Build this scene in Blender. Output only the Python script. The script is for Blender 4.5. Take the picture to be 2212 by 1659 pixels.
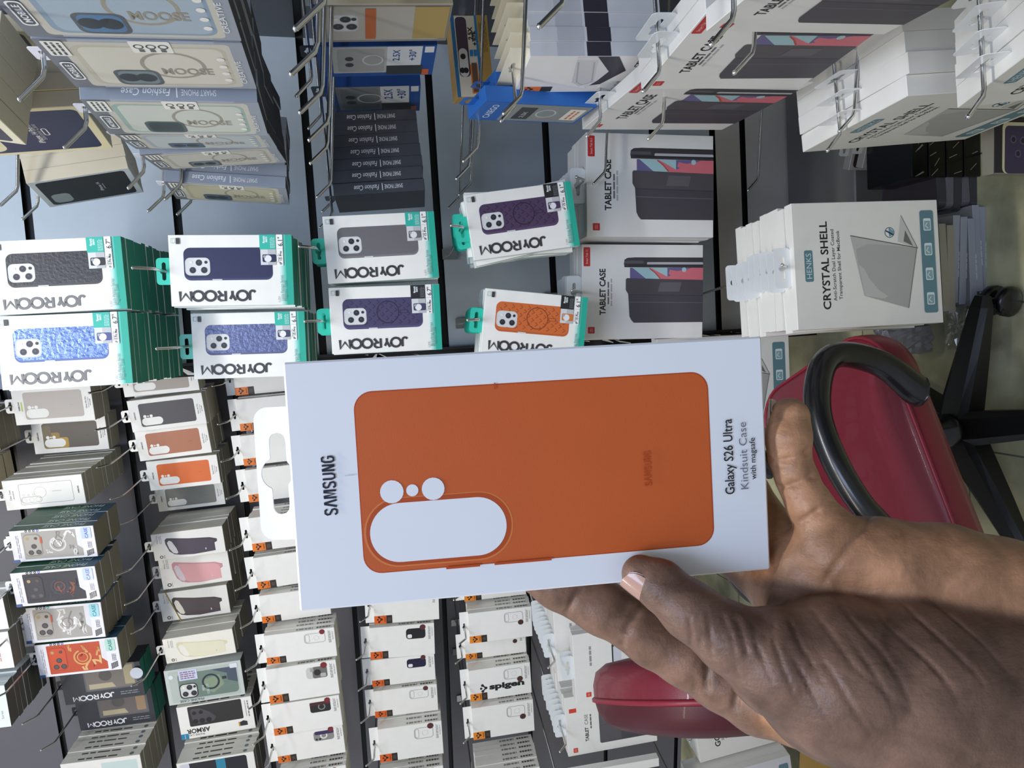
import bpy, math, random
import numpy as np
from mathutils import Vector, Matrix
random.seed(7)
for _o in list(bpy.data.objects): bpy.data.objects.remove(_o)
SC = bpy.context.scene
COL = SC.collection
# ------------------------------------------------------------------ camera (the phone is held on its side)
cam_d = bpy.data.cameras.new('camera'); cam = bpy.data.objects.new('camera', cam_d); COL.objects.link(cam)
cam_d.sensor_fit = 'HORIZONTAL'; cam_d.sensor_width = 36.0; cam_d.lens = 1550.0 / 2212.0 * 36.0
cam_d.clip_start = 0.01; cam_d.clip_end = 50
_rx = Vector((-0.05750406, -0.25794593, -0.96444657)); _dy = Vector((-0.99568225, -0.05569514, 0.07426239)); _fw = Vector((-0.07287067, 0.96455272, -0.25362948))
cam.matrix_world = Matrix(((_rx.x, -_dy.x, -_fw.x, 0.0), (_rx.y, -_dy.y, -_fw.y, 0.0), (_rx.z, -_dy.z, -_fw.z, 1.3), (0, 0, 0, 1)))
SC.camera = cam
# ------------------------------------------------------------------ world, shop lights, exposure
SC.view_settings.view_transform = 'Standard'; SC.view_settings.look = 'None'; SC.view_settings.gamma = 1.0
SC.view_settings.use_curve_mapping = False; SC.view_settings.exposure = 0.0
W_ = bpy.data.worlds.new('shop_air'); SC.world = W_; W_.use_nodes = True
W_.node_tree.nodes['Background'].inputs[0].default_value = (0.84, 0.90, 1.0, 1); W_.node_tree.nodes['Background'].inputs[1].default_value = 0.44
def area(name, loc, target, sx, sy, power, color):
    d = bpy.data.lights.new(name, 'AREA'); d.shape = 'RECTANGLE'; d.size = sx; d.size_y = sy; d.energy = power; d.color = color
    o = bpy.data.objects.new(name, d); COL.objects.link(o); o.location = loc
    o.rotation_euler = (Vector(target) - Vector(loc)).to_track_quat('-Z', 'Y').to_euler(); return o
area('ceiling_tube_light', (-1.3, 0.25, 2.95), (-1.0, 2.0, 1.5), 1.5, 0.12, 20, (1.0, 0.92, 0.80))
area('ceiling_tube_light', (0.15, 0.35, 2.95), (0.0, 1.3, 1.2), 1.2, 0.10, 26, (0.93, 0.97, 1.0))
area('ceiling_panel_light', (-0.2, -0.9, 2.8), (-0.1, 0.4, 1.2), 0.9, 0.9, 24, (0.55, 0.69, 1.0))
# ------------------------------------------------------------------ materials
_M = {}
def lin(h):
    h = h.lstrip('#'); c = [int(h[i:i+2], 16) / 255 for i in (0, 2, 4)]
    return tuple(x / 12.92 if x <= .04045 else ((x + .055) / 1.055) ** 2.4 for x in c) + (1,)
def M(h, rough=.45, metal=0.0, coat=0.0, var=.04, bump=0.0, bscale=300.0):
    k = (h, rough, metal, coat, var, bump, bscale)
    if k in _M: return _M[k]
    m = bpy.data.materials.new('mat_' + h.lstrip('#')); m.use_nodes = True; nt = m.node_tree; p = nt.nodes['Principled BSDF']
    p.inputs['Roughness'].default_value = rough; p.inputs['Metallic'].default_value = metal; p.inputs['Coat Weight'].default_value = coat
    no = nt.nodes.new('ShaderNodeTexNoise'); no.inputs['Scale'].default_value = 40.0; no.inputs['Detail'].default_value = 3
    tc = nt.nodes.new('ShaderNodeTexCoord'); nt.links.new(tc.outputs['Object'], no.inputs['Vector'])
    r = nt.nodes.new('ShaderNodeMapRange'); r.inputs['To Min'].default_value = 1 - var; r.inputs['To Max'].default_value = 1 + var
    nt.links.new(no.outputs['Fac'], r.inputs['Value'])
    mx = nt.nodes.new('ShaderNodeMix'); mx.data_type = 'RGBA'; mx.blend_type = 'MULTIPLY'; mx.inputs[0].default_value = 1
    mx.inputs[6].default_value = lin(h); nt.links.new(r.outputs[0], mx.inputs[7]); nt.links.new(mx.outputs[2], p.inputs['Base Color'])
    if bump:
        n2 = nt.nodes.new('ShaderNodeTexNoise'); n2.inputs['Scale'].default_value = bscale; n2.inputs['Detail'].default_value = 4; nt.links.new(tc.outputs['Object'], n2.inputs['Vector'])
        b = nt.nodes.new('ShaderNodeBump'); b.inputs['Strength'].default_value = bump; b.inputs['Distance'].default_value = .002
        nt.links.new(n2.outputs['Fac'], b.inputs['Height']); nt.links.new(b.outputs[0], p.inputs['Normal'])
    _M[k] = m; return m
def clear_mat(name, tint=(1, 1, 1, 1), gl=.003, rough=.06):
    m = bpy.data.materials.new(name); m.use_nodes = True; nt = m.node_tree; nt.nodes.clear()
    o = nt.nodes.new('ShaderNodeOutputMaterial'); a = nt.nodes.new('ShaderNodeBsdfTransparent'); a.inputs[0].default_value = tint
    g = nt.nodes.new('ShaderNodeBsdfGlossy'); g.inputs['Roughness'].default_value = rough
    mx = nt.nodes.new('ShaderNodeMixShader'); mx.inputs[0].default_value = gl; nt.links.new(a.outputs[0], mx.inputs[1]); nt.links.new(g.outputs[0], mx.inputs[2]); nt.links.new(mx.outputs[0], o.inputs[0])
    return m
CLEAR = clear_mat('clear_window_film'); BAG = clear_mat('clear_plastic_bag', (.93, .94, .96, 1), .12, .12)
CHROME = M('c8c8c6', .18, 1.0)
def mm(x): return M(x) if isinstance(x, str) else x
# ------------------------------------------------------------------ mesh builder and object helpers
class B:
    def __init__(s): s.v = []; s.f = []; s.mi = []; s.ms = []
    def m(s, mat):
        mat = mm(mat)
        if mat not in s.ms: s.ms.append(mat)
        return s.ms.index(mat)
    def poly(s, pts, mat):
        i = len(s.v); s.v += [tuple(p) for p in pts]; s.f.append(tuple(range(i, i + len(pts)))); s.mi.append(s.m(mat))
    def grid(s, rows, mat, closed=False):
        i = len(s.v); n = len(rows[0]); k = s.m(mat)
        for r in rows: s.v += [tuple(p) for p in r]
        for a in range(len(rows) - 1):
            for b in range(n if closed else n - 1):
                b2 = (b + 1) % n; s.f.append((i + a*n + b, i + a*n + b2, i + (a+1)*n + b2, i + (a+1)*n + b)); s.mi.append(k)
    def box(s, c, d, mats):
        """mats: one, or dict front/back/left/right/top/bottom (front is -y)"""
        x0, x1 = c[0]-d[0]/2, c[0]+d[0]/2; y0, y1 = c[1]-d[1]/2, c[1]+d[1]/2; z0, z1 = c[2]-d[2]/2, c[2]+d[2]/2
        g = (lambda k: mats.get(k, mats['side'])) if isinstance(mats, dict) else (lambda k: mats)
        s.poly([(x0,y0,z0),(x1,y0,z0),(x1,y0,z1),(x0,y0,z1)], g('front')); s.poly([(x1,y1,z0),(x0,y1,z0),(x0,y1,z1),(x1,y1,z1)], g('back'))
        s.poly([(x1,y0,z0),(x1,y1,z0),(x1,y1,z1),(x1,y0,z1)], g('right')); s.poly([(x0,y1,z0),(x0,y0,z0),(x0,y0,z1),(x0,y1,z1)], g('left'))
        s.poly([(x0,y0,z1),(x1,y0,z1),(x1,y1,z1),(x0,y1,z1)], g('top')); s.poly([(x0,y1,z0),(x1,y1,z0),(x1,y0,z0),(x0,y0,z0)], g('bottom'))
    def cbox(s, c, d, e, mats):
        """box with chamfered edges e"""
        g = (lambda k: mats.get(k, mats['side'])) if isinstance(mats, dict) else (lambda k: mats)
        h = [q/2 for q in d]; C = lambda x, y, z: (c[0]+x, c[1]+y, c[2]+z)
        nm = [('left','right'),('front','back'),('bottom','top')]
        for ax in range(3):
            a1, a2 = (ax+1) % 3, (ax+2) % 3
            for sg in (-1, 1):
                q = []
                for (p, r) in ((-1,-1),(1,-1),(1,1),(-1,1)):
                    t = [0,0,0]; t[ax] = sg*h[ax]; t[a1] = p*(h[a1]-e); t[a2] = r*(h[a2]-e); q.append(C(*t))
                s.poly(q if sg > 0 else q[::-1], g(nm[ax][0 if sg < 0 else 1]))
            for p in (-1, 1):
                for r in (-1, 1):
                    q = []
                    for (l, w) in ((-1,0),(1,0),(1,1),(-1,1)):
                        t = [0,0,0]; t[ax] = l*(h[ax]-e); t[a1] = p*(h[a1] - (e if w else 0)); t[a2] = r*(h[a2] - (0 if w else e)); q.append(C(*t))
                    s.poly(q, g('edge') if isinstance(mats, dict) and 'edge' in mats else g(nm[a1][0 if p < 0 else 1]))
        for x in (-1,1):
            for y in (-1,1):
                for z in (-1,1): s.poly([C(x*h[0],y*(h[1]-e),z*(h[2]-e)),C(x*(h[0]-e),y*h[1],z*(h[2]-e)),C(x*(h[0]-e),y*(h[1]-e),z*h[2])], g('front'))
    def tube(s, pts, rad, mat, n=8, cap=True):
        pts = [Vector(p) for p in pts]; rows = []; up = None
        for i, p in enumerate(pts):
            t = (pts[min(i+1, len(pts)-1)] - pts[max(i-1, 0)]).normalized()
            if up is None: up = Vector((0,0,1)) if abs(t.z) < .9 else Vector((1,0,0))
            a = t.cross(up).normalized(); b = a.cross(t).normalized(); up = b
            r = rad[i] if isinstance(rad, (list, tuple)) else rad
            rows.append([p + (a*math.cos(2*math.pi*k/n) + b*math.sin(2*math.pi*k/n))*r for k in range(n)])
        s.grid(rows, mat, True)
        if cap: s.poly(rows[0][::-1], mat); s.poly(rows[-1], mat)
    def lathe(s, prof, mat, n=16, o=(0,0,0), ax=2):
        rows = []
        for r, z in prof:
            row = []
            for k in range(n):
                a = 2*math.pi*k/n; q = [r*math.cos(a), r*math.sin(a)]; t = [0,0,0]; t[ax] = z; t[(ax+1)%3] = q[0]; t[(ax+2)%3] = q[1]
                row.append((o[0]+t[0], o[1]+t[1], o[2]+t[2]))
            rows.append(row)
        s.grid(rows, mat, True)
    def mesh(s, name, smooth=False):
        me = bpy.data.meshes.new(name); me.from_pydata(s.v, [], s.f)
        for m in s.ms: me.materials.append(m)
        me.polygons.foreach_set('material_index', s.mi)
        if smooth: me.polygons.foreach_set('use_smooth', [True]*len(s.f))
        me.update(); return me
    def obj(s, name, parent=None, smooth=False):
        o = bpy.data.objects.new(name, s.mesh(name, smooth)); COL.objects.link(o)
        if parent is not None: o.parent = parent
        return o
def tag(o, label=None, cat=None, group=None, kind=None):
    if label: o['label'] = label
    if cat: o['category'] = cat
    if group: o['group'] = group
    if kind: o['kind'] = kind
    return o
def thing(name, mat_world, label, cat, group=None):
    o = bpy.data.objects.new(name, None); COL.objects.link(o); o.matrix_world = mat_world; o.empty_display_size = .02
    return tag(o, label, cat, group)
def rrect(x0, z0, x1, z1, r, n=5):
    r = min(r, abs(x1-x0)/2 - 1e-6, abs(z1-z0)/2 - 1e-6); out = []
    for cx, cz, a0 in ((x1-r, z1-r, 0), (x0+r, z1-r, 90), (x0+r, z0+r, 180), (x1-r, z0+r, 270)):
        for k in range(n+1):
            a = math.radians(a0 + 90*k/n); out.append((cx + r*math.cos(a), cz + r*math.sin(a)))
    return out
_T = {}
def text_geo(s, bold):
    k = (s, bold)
    if k not in _T:
        cu = bpy.data.curves.new('t', 'FONT'); cu.body = s; cu.resolution_u = 3; cu.offset = bold
        o = bpy.data.objects.new('t', cu); me = bpy.data.meshes.new_from_object(o)
        V = [(v.co.x, v.co.y) for v in me.vertices]; F = [tuple(p.vertices) for p in me.polygons]
        bpy.data.objects.remove(o); bpy.data.curves.remove(cu); bpy.data.meshes.remove(me)
        x0 = min(v[0] for v in V); x1 = max(v[0] for v in V)
        _T[k] = ([((x - (x0+x1)/2) / .69, (y - .345) / .69) for x, y in V], F, (x1-x0) / .69)
    return _T[k]
class Art:
    """draws flat print on one face of a carton; u 0..1 left to right, v 0..1 top to bottom, radii in face widths"""
    def __init__(s, b, W, H, T, face='front', off=5e-5):
        s.b = b; s.face = face; s.W, s.H, s.T = W, H, T; s.w = W if face == 'front' else T; s.h = H; s.o = off
    def L(s, X, Z):
        if s.face == 'front': return (X, -s.o, Z)
        if s.face == 'right': return (s.W/2 + s.o, s.T/2 + X, Z)
        return (-s.W/2 - s.o, s.T/2 - X, Z)
    def X(s, u, v): return ((u-.5)*s.w, (.5-v)*s.h)
    def raw(s, pts, m): s.b.poly([s.L(*p) for p in pts], m); s.o += 4e-5
    def poly(s, uv, m): s.raw([s.X(*p) for p in uv], m)
    def rr(s, u0, v0, u1, v1, r, m, n=5):
        a = s.X(u0, v1); c = s.X(u1, v0)
        s.raw(rrect(a[0], a[1], c[0], c[1], r*s.w, n) if r else [(a[0],a[1]),(c[0],a[1]),(c[0],c[1]),(a[0],c[1])], m)
    def circ(s, u, v, r, m, n=20):
        c = s.X(u, v); s.raw([(c[0] + r*s.w*math.cos(6.28319*k/n), c[1] + r*s.w*math.sin(6.28319*k/n)) for k in range(n)], m)
    def ring(s, u, v, r, t, m, n=28, a0=0, a1=360, asp=1.0):
        c = s.X(u, v); k = n + 1
        P = lambda rad, i: s.L(c[0] + rad*s.w*math.cos(math.radians(a0 + (a1-a0)*i/n)), c[1] + asp*rad*s.w*math.sin(math.radians(a0 + (a1-a0)*i/n)))
        s.b.grid([[P(r - t/2, i) for i in range(k)], [P(r + t/2, i) for i in range(k)]], m); s.o += 4e-5
    def line(s, uv, t, m, closed=False):
        p = [Vector(s.X(*q)) for q in uv]; n = len(p)
        if closed: p = p + [p[0], p[1]]
        A = []; Bq = []
        for i in range(len(p)):
            if closed and i in (0, len(p)-1): d = (p[1]-p[0]) if i == 0 else (p[-1]-p[-2])
            else: d = p[min(i+1, len(p)-1)] - p[max(i-1, 0)]
            d.normalize(); nn = Vector((-d.y, d.x)) * t*s.w/2; A.append(s.L(*(p[i]+nn))); Bq.append(s.L(*(p[i]-nn)))
        s.b.grid([A, Bq], m); s.o += 4e-5
    def outline(s, u0, v0, u1, v1, r, t, m):
        a = s.X(u0, v1); c = s.X(u1, v0); o = rrect(a[0], a[1], c[0], c[1], r*s.w, 5); q = t*s.w
        i = rrect(a[0]+q, a[1]+q, c[0]-q, c[1]-q, max(r*s.w-q, 1e-5), 5)
        s.b.grid([[s.L(*p) for p in o], [s.L(*p) for p in i]], m, True); s.o += 4e-5
    def text(s, t, u, v, size, m, rot=0, bold=0.0, sx=1.0, maxw=None, shear=0.0):
        V, F, wd = text_geo(t, bold); k = size*s.w
        if maxw: sx = maxw*s.w / (wd*k)
        c = s.X(u, v); ca, sa = math.cos(math.radians(rot)), math.sin(math.radians(rot)); i = len(s.b.v); mi = s.b.m(m)
        for x, y in V:
            x2, y2 = (x + shear*y)*k*sx, y*k; s.b.v.append(s.L(c[0] + ca*x2 - sa*y2, c[1] + sa*x2 + ca*y2))
        for f in F: s.b.f.append(tuple(i + q for q in f)); s.b.mi.append(mi)
        s.o += 4e-5
    def bars(s, u0, v0, u1, v1, n, m, fill=.45, rot=0):
        """rows too small to read: n thin broken lines"""
        rnd = random.Random(int(u0*977 + v0*3331 + n))
        for k in range(n):
            t0 = (k + .5 - fill/2)/n; t1 = (k + .5 + fill/2)/n; q = 0
            while q < .97:
                e = min(q + rnd.uniform(.12, .3), rnd.uniform(.9, 1))
                if e <= q: break
                if rot: s.rr(u0 + (u1-u0)*t0, v0 + (v1-v0)*q, u0 + (u1-u0)*t1, v0 + (v1-v0)*e, 0, m)
                else: s.rr(u0 + (u1-u0)*q, v0 + (v1-v0)*t0, u0 + (u1-u0)*e, v0 + (v1-v0)*t1, 0, m)
                s.o -= 4e-5; q = e + .04
            s.o += 0
        s.o += 4e-5
def slot_plate(b, x0, z0, x1, z1, r, hole, y, t, m, n=48):
    """hang tab: rounded plate with a slot; hole = function(angle)->radius about (hx,hz)"""
    hx, hz, hf = hole; out = rrect(x0, z0, x1, z1, r, 6); ang = lambda p: math.atan2(p[1]-hz, p[0]-hx) % (2*math.pi)
    A = sorted(set([round(ang(p), 5) for p in out] + [2*math.pi*k/n for k in range(n)]))
    def outer(a):
        d = (math.cos(a), math.sin(a)); best = None; k = len(out)
        for i in range(k):
            p, q = out[i], out[(i+1) % k]; ex, ez = q[0]-p[0], q[1]-p[1]; den = d[0]*ez - d[1]*ex
            if abs(den) < 1e-12: continue
            tt = ((p[0]-hx)*ez - (p[1]-hz)*ex)/den; ss = ((p[0]-hx)*d[1] - (p[1]-hz)*d[0])/den
            if tt > 0 and -1e-6 <= ss <= 1+1e-6 and (best is None or tt > best): best = tt
        return (hx + d[0]*best, hz + d[1]*best)
    O = [outer(a) for a in A]; I = [(hx + math.cos(a)*hf(a), hz + math.sin(a)*hf(a)) for a in A]
    ring = lambda P, yy: [(p[0], yy, p[1]) for p in P]
    b.grid([ring(O, y), ring(I, y), ring(I, y+t), ring(O, y+t), ring(O, y)], m, True)
def slot(hw, hh, bump=0.0):
    def f(a):
        c, s_ = abs(math.cos(a)), math.sin(a); best = 0
        lo, hi = 0, hw + bump + .02
        for _ in range(22):
            mid = (lo + hi)/2; x, z = mid*c, mid*s_
            dx = max(x - (hw - hh), 0); ins = math.hypot(dx, z) < hh or (bump and math.hypot(x, z - hh*.3) < bump)
            if ins: lo = mid
            else: hi = mid
        return max(lo, 1e-4)
    return f
# ------------------------------------------------------------------ printed designs (front, sides, hang tab)
WH = 'f1efe9'; INK = '2b2a2c'
def stroke_word(a, word, u, v, length, h, t, m):
    """round letter strokes, reading upward; length/h in metres"""
    wid = {'J': .62, 'O': 1.0, 'Y': .74, 'R': .86, 'M': 1.06}; n = sum(wid[q] + .12 for q in word); sp = length/n; Hh = h
    shapes = {
     'J': [[(.9,1),(.9,.32),(.8,.1),(.55,0),(.26,.02),(.06,.16)]], 'O': ['ring'], 'M': [[(.04,0),(.04,1),(.5,.25),(.96,1),(.96,0)]],
     'Y': [[(.0,1),(.42,.42),(.42,0)],[(.42,.42),(.72,.86)]], 'R': [[(.1,0),(.1,1),(.62,1),(.84,.86),(.84,.6),(.62,.46),(.3,.46)],[(.5,.46),(.88,0)]]}
    c = a.X(u, v); acc = 0.0
    for i, ch in enumerate(word):
        s0 = -length/2 + acc; w = sp*wid[ch]; acc += w + .12*sp
        for st in shapes[ch]:
            if st == 'ring': pts = [(.5 + .5*math.cos(6.2832*k/18), .5 + .5*math.sin(6.2832*k/18)) for k in range(18)]; cl = True
            else: pts = st; cl = False
            uv = []
            for x, y in pts: uv.append(((c[0] - (y-.5)*Hh)/a.w + .5, .5 - (c[1] + s0 + x*w)/a.h))
            a.line(uv, t/a.w, m, cl)
def lens3(a, u0, v0, u1, v1, frame='c9c9c9', inner='dcdcdc'):
    """square camera block of three lenses"""
    w = u1-u0; h = v1-v0
    a.rr(u0, v0, u1, v1, w*.27, frame); a.rr(u0+w*.06, v0+h*.06, u1-w*.06, v1-h*.06, w*.23, inner)
    for x, y in ((.72,.56),(.3,.3),(.3,.76)): a.circ(u0+w*x, v0+h*y, w*.185, '8b8b90'); a.circ(u0+w*x, v0+h*y, w*.165, '26262b'); a.circ(u0+w*(x+.03), v0+h*(y-.01), w*.05, '4a4a56')
    a.circ(u0+w*.74, v0+h*.84, w*.085, '2d2d30'); a.circ(u0+w*.74, v0+h*.25, w*.07, 'f3f0e4')
def d_joy(a, P):
    teal = '1fb09a'; c = P['c']; wov = P.get('woven')
    for i, q in enumerate(('e6f2ed', 'd0ebe4', 'b0dfd5', '86d0c2', '58c2b0')): a.rr(0, .885 + .012*i, 1, .885 + .012*(i+1), 0, q); a.o -= 4e-5
    a.o += 4e-5; a.rr(0, .945, 1, 1, 0, '22ab94')
    a.rr(.36, .115, .82, .835, .09, P.get('c2', c)); a.rr(.39, .118, .82, .832, .085, c)
    if P.get('leather'):
        rnd = random.Random(5)
        for k in range(150):
            u = rnd.uniform(.41, .79); v = rnd.uniform(.14, .81); l = rnd.uniform(.008, .022); q = rnd.uniform(-.012, .012)
            a.line([(u, v), (u+q, v+l), (u-q*.5, v+l*1.7)], .007, rnd.choice(P['leather'])); a.o -= 4e-5
        a.o += 4e-5
    if wov:
        for k in range(9):
            for j in range(7):
                u = .42 + .062*j; v = .15 + .078*k + (.039 if j % 2 else 0)
                if u < .75 and v < .79: a.line([(u, v), (u+.028, v+.026), (u+.058, v+.004)], .011, wov); a.o -= 4e-5
        a.o += 4e-5; a.ring(.605, .52, .165, .014, wov); a.line([(.605, .63), (.605, .7)], .05, wov); a.line([(.605, .635), (.605, .695)], .036, c)
    lens3(a, .43, .125, .68, .325, P.get('cf', 'd6d6d4')); a.rr(.362, .34, .376, .42, .006, 'd8d8da')
    stroke_word(a, 'JOYROOM', .14, .373, .625*a.h, .135*a.w, .034*a.w, P.get('ink', '3a3839'))
    tg = '222224' if wov else '2fb7a4'
    a.rr(.79, .735, 1.0, .866, 0, tg); a.text('Magnetic', .93, .77, .034, 'eef6f4', bold=.02, maxw=.1); a.text('design', .93, .79, .034, 'eef6f4', bold=.02, maxw=.08); a.bars(.81, .82, .97, .86, 4, 'bfe6de' if not wov else '77777a')
    a.rr(.57, .74, .79, .868, 0, 'd8d9da'); a.rr(.57, .80, .79, .868, 0, 'bdbec0'); a.rr(.61, .755, .72, .868, .02, P.get('c3', c)); a.circ(.66, .80, .05, 'e9e9ea'); a.circ(.69, .772, .02, 'a9a9ad')
    a.rr(.56, .872, 1.0, .925, .01, 'f6f5f2'); a.text(P['size'], .9, .905, .062, '242426', bold=.015, maxw=.13); a.rr(.80, .878, .803, .925, 0, '9a9a9a')
    a.text('Design For', .67, .885, .026, '555557', maxw=.13); a.text(P['model'], .67, .905, .034, '1d1d1f', bold=.025, maxw=.19)
    a.text(P['serie'], .24, .905, .036, '7a8583', maxw=.36); a.text('Magnetic Case', .20, .93, .036, '7a8583', maxw=.29); a.text('A SP07' if not wov else 'A SP08', .08, .878, .024, '9a9a9a', maxw=.09)
    a.outline(.88, .02, .95, .055, .01, .006, '93b9b4'); a.rr(.87, .062, .955, .09, .005, '3b3b3d')
def side_joy(b, W, H, T): pass
def cutouts(a, m, shade=None):
    if shade: a.rr(.145, .135, .43, .446, .15, shade)
    a.rr(.168, .15, .409, .43, .12, m, 12); a.circ(.4565, .199, .047, m); a.circ(.4565, .2405, .0245, m); a.circ(.4565, .283, .046, m)
def d_sam(a, P):
    if P.get('clear'):
        a.outline(.14, .19, .84, .86, .06, .012, '8a8a88'); a.ring(.52, .45, .18, .010, 'b5b4b0'); a.line([(.52, .6), (.52, .72)], .014, 'b5b4b0')
        a.outline(.19, .2, .40, .46, .1, .012, '8f8f8d')
        for v in (.24, .33, .41): a.ring(.295, v, .07, .006, 'a5a4a0')
        for v in (.24, .30, .36): a.ring(.46, v, .03, .006, 'a5a4a0')
        a.text('Clear Case', .5, .075, .05, '4a4a4c', maxw=.34); a.bars(.36, .105, .64, .125, 1, '9a9a9a'); a.text('SAMSUNG', .5, .93, .042, '3a3a3c', bold=.03, maxw=.24); return
    a.rr(.132, .135, .864, .875, .07, P['c'])
    for i, (q, s0, s1) in enumerate(P.get('cloud', [])): a.rr(.14 + s0, .14, .14 + s1, .14 + .11*(3-i % 3), .06, q)
    cutouts(a, P.get('hole', WH))
    a.text('SAMSUNG', .5, .07, .036, '242428', bold=.035, maxw=.235)
    if P.get('pill'): a.rr(.36, .095, .62, .115, .02, 'bdd06a')
    a.text('Galaxy S26 Ultra', .5, .912, .033, '29292d', bold=.012, maxw=.32); a.text('Kindsuit Case', .5, .942, .03, '77777a', maxw=.27); a.text('with magsafe', .5, .966, .024, '333336', bold=.02, maxw=.18)
    a.rr(.46, .70, .475, .76, .005, P.get('emb', P['c']))
def spig_logo(a, u, v, r, m):
    a.circ(u, v + .35*r*a.w/a.h, r*.36, m)
    for q in (-1, 1): a.circ(u + q*r*.8, v - .45*r*a.w/a.h, r*.34, m); a.line([(u, v + .35*r*a.w/a.h), (u + q*r*.8, v - .45*r*a.w/a.h)], r*.3, m)
    a.circ(u, v - .8*r*a.w/a.h, r*.28, m)
def d_spig(a, P):
    o = P.get('o', 'e8791f'); lv = 0.0
    a.rr(0, 0, .235, .185, 0, o); a.rr(0, .185, .235, .275, 0, '2b2420'); a.rr(.06, .205, .17, .255, 0, '4a3d34'); spig_logo(a, .125, .095, .085, '2a1710'); a.bars(.05, .155, .2, .17, 1, '7a3c12', .7)
    p = P.get('p')
    if p:
        u0, u1, v0, v1 = .55, .88, .56, .86
        if p == 'blank': pass
        else:
            if p in ('black', 'navy'):
                a.rr(u0, v0, u1, v1, .09, '1d1c1f' if p == 'black' else '1d1b3c'); a.rr(u0+.03, v0+.02, u0+.15, v0+.09, .04, 'ececea')
            elif p == 'camo':
                a.rr(u0, v0, u1, v1, .09, 'cfcdc8'); a.rr(u0, v0+.09, u1, v1, .06, '6f6d6a'); a.circ(.715, .72, .09, '2f2d2e'); a.rr(u0+.02, v0+.2, u1-.2, v1-.02, .03, 'b8b6b2'); a.rr(.75, .62, .86, .67, .02, 'a5a3a0')
            elif p == 'dark':
                a.rr(u0, v0, u1, v1, .07, '2a2828'); a.ring(.715, .73, .09, .03, '8a8886'); a.rr(u1-.1, v0, u1, v1, .03, '4c2a2e')
            elif p == 'gear':
                a.rr(u0, v0, u1, v1, .09, '8d8b87'); a.ring(.715, .71, .09, .04, 'e4e2de'); a.rr(u1-.12, v0+.02, u1, v1, .05, '3d2f5a'); [a.circ(u0+.06, v0+.04+.05*k, .035, '2c2c2c') for k in range(2)]
            else:
                a.outline(u0, v0, u1, v1, .09, .014, 'a9a8a4'); a.outline(u0+.03, v0+.012, u1-.03, v0+.075, .06, .012, 'b5b4b0'); a.ring(.715, .73, .075, .008, 'd5d4d0')
        a.circ(.9 if P.get('rt', 1) else .52, .82, .085, P.get('dot', '6a2a2c')); a.bars(.5, .9, .93, .94, 3, '8b8a88', .4)
        a.bars(.6, .955, .9, .975, 2, 'b0afad', .4)
    if P.get('word'):
        ink = '1b1b1d'; a.text('spigen', .40, .60, .17, ink, rot=-90, bold=.045, maxw=.57*a.h/a.w); spig_logo(a, .38, .235, .12, ink)
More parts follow.
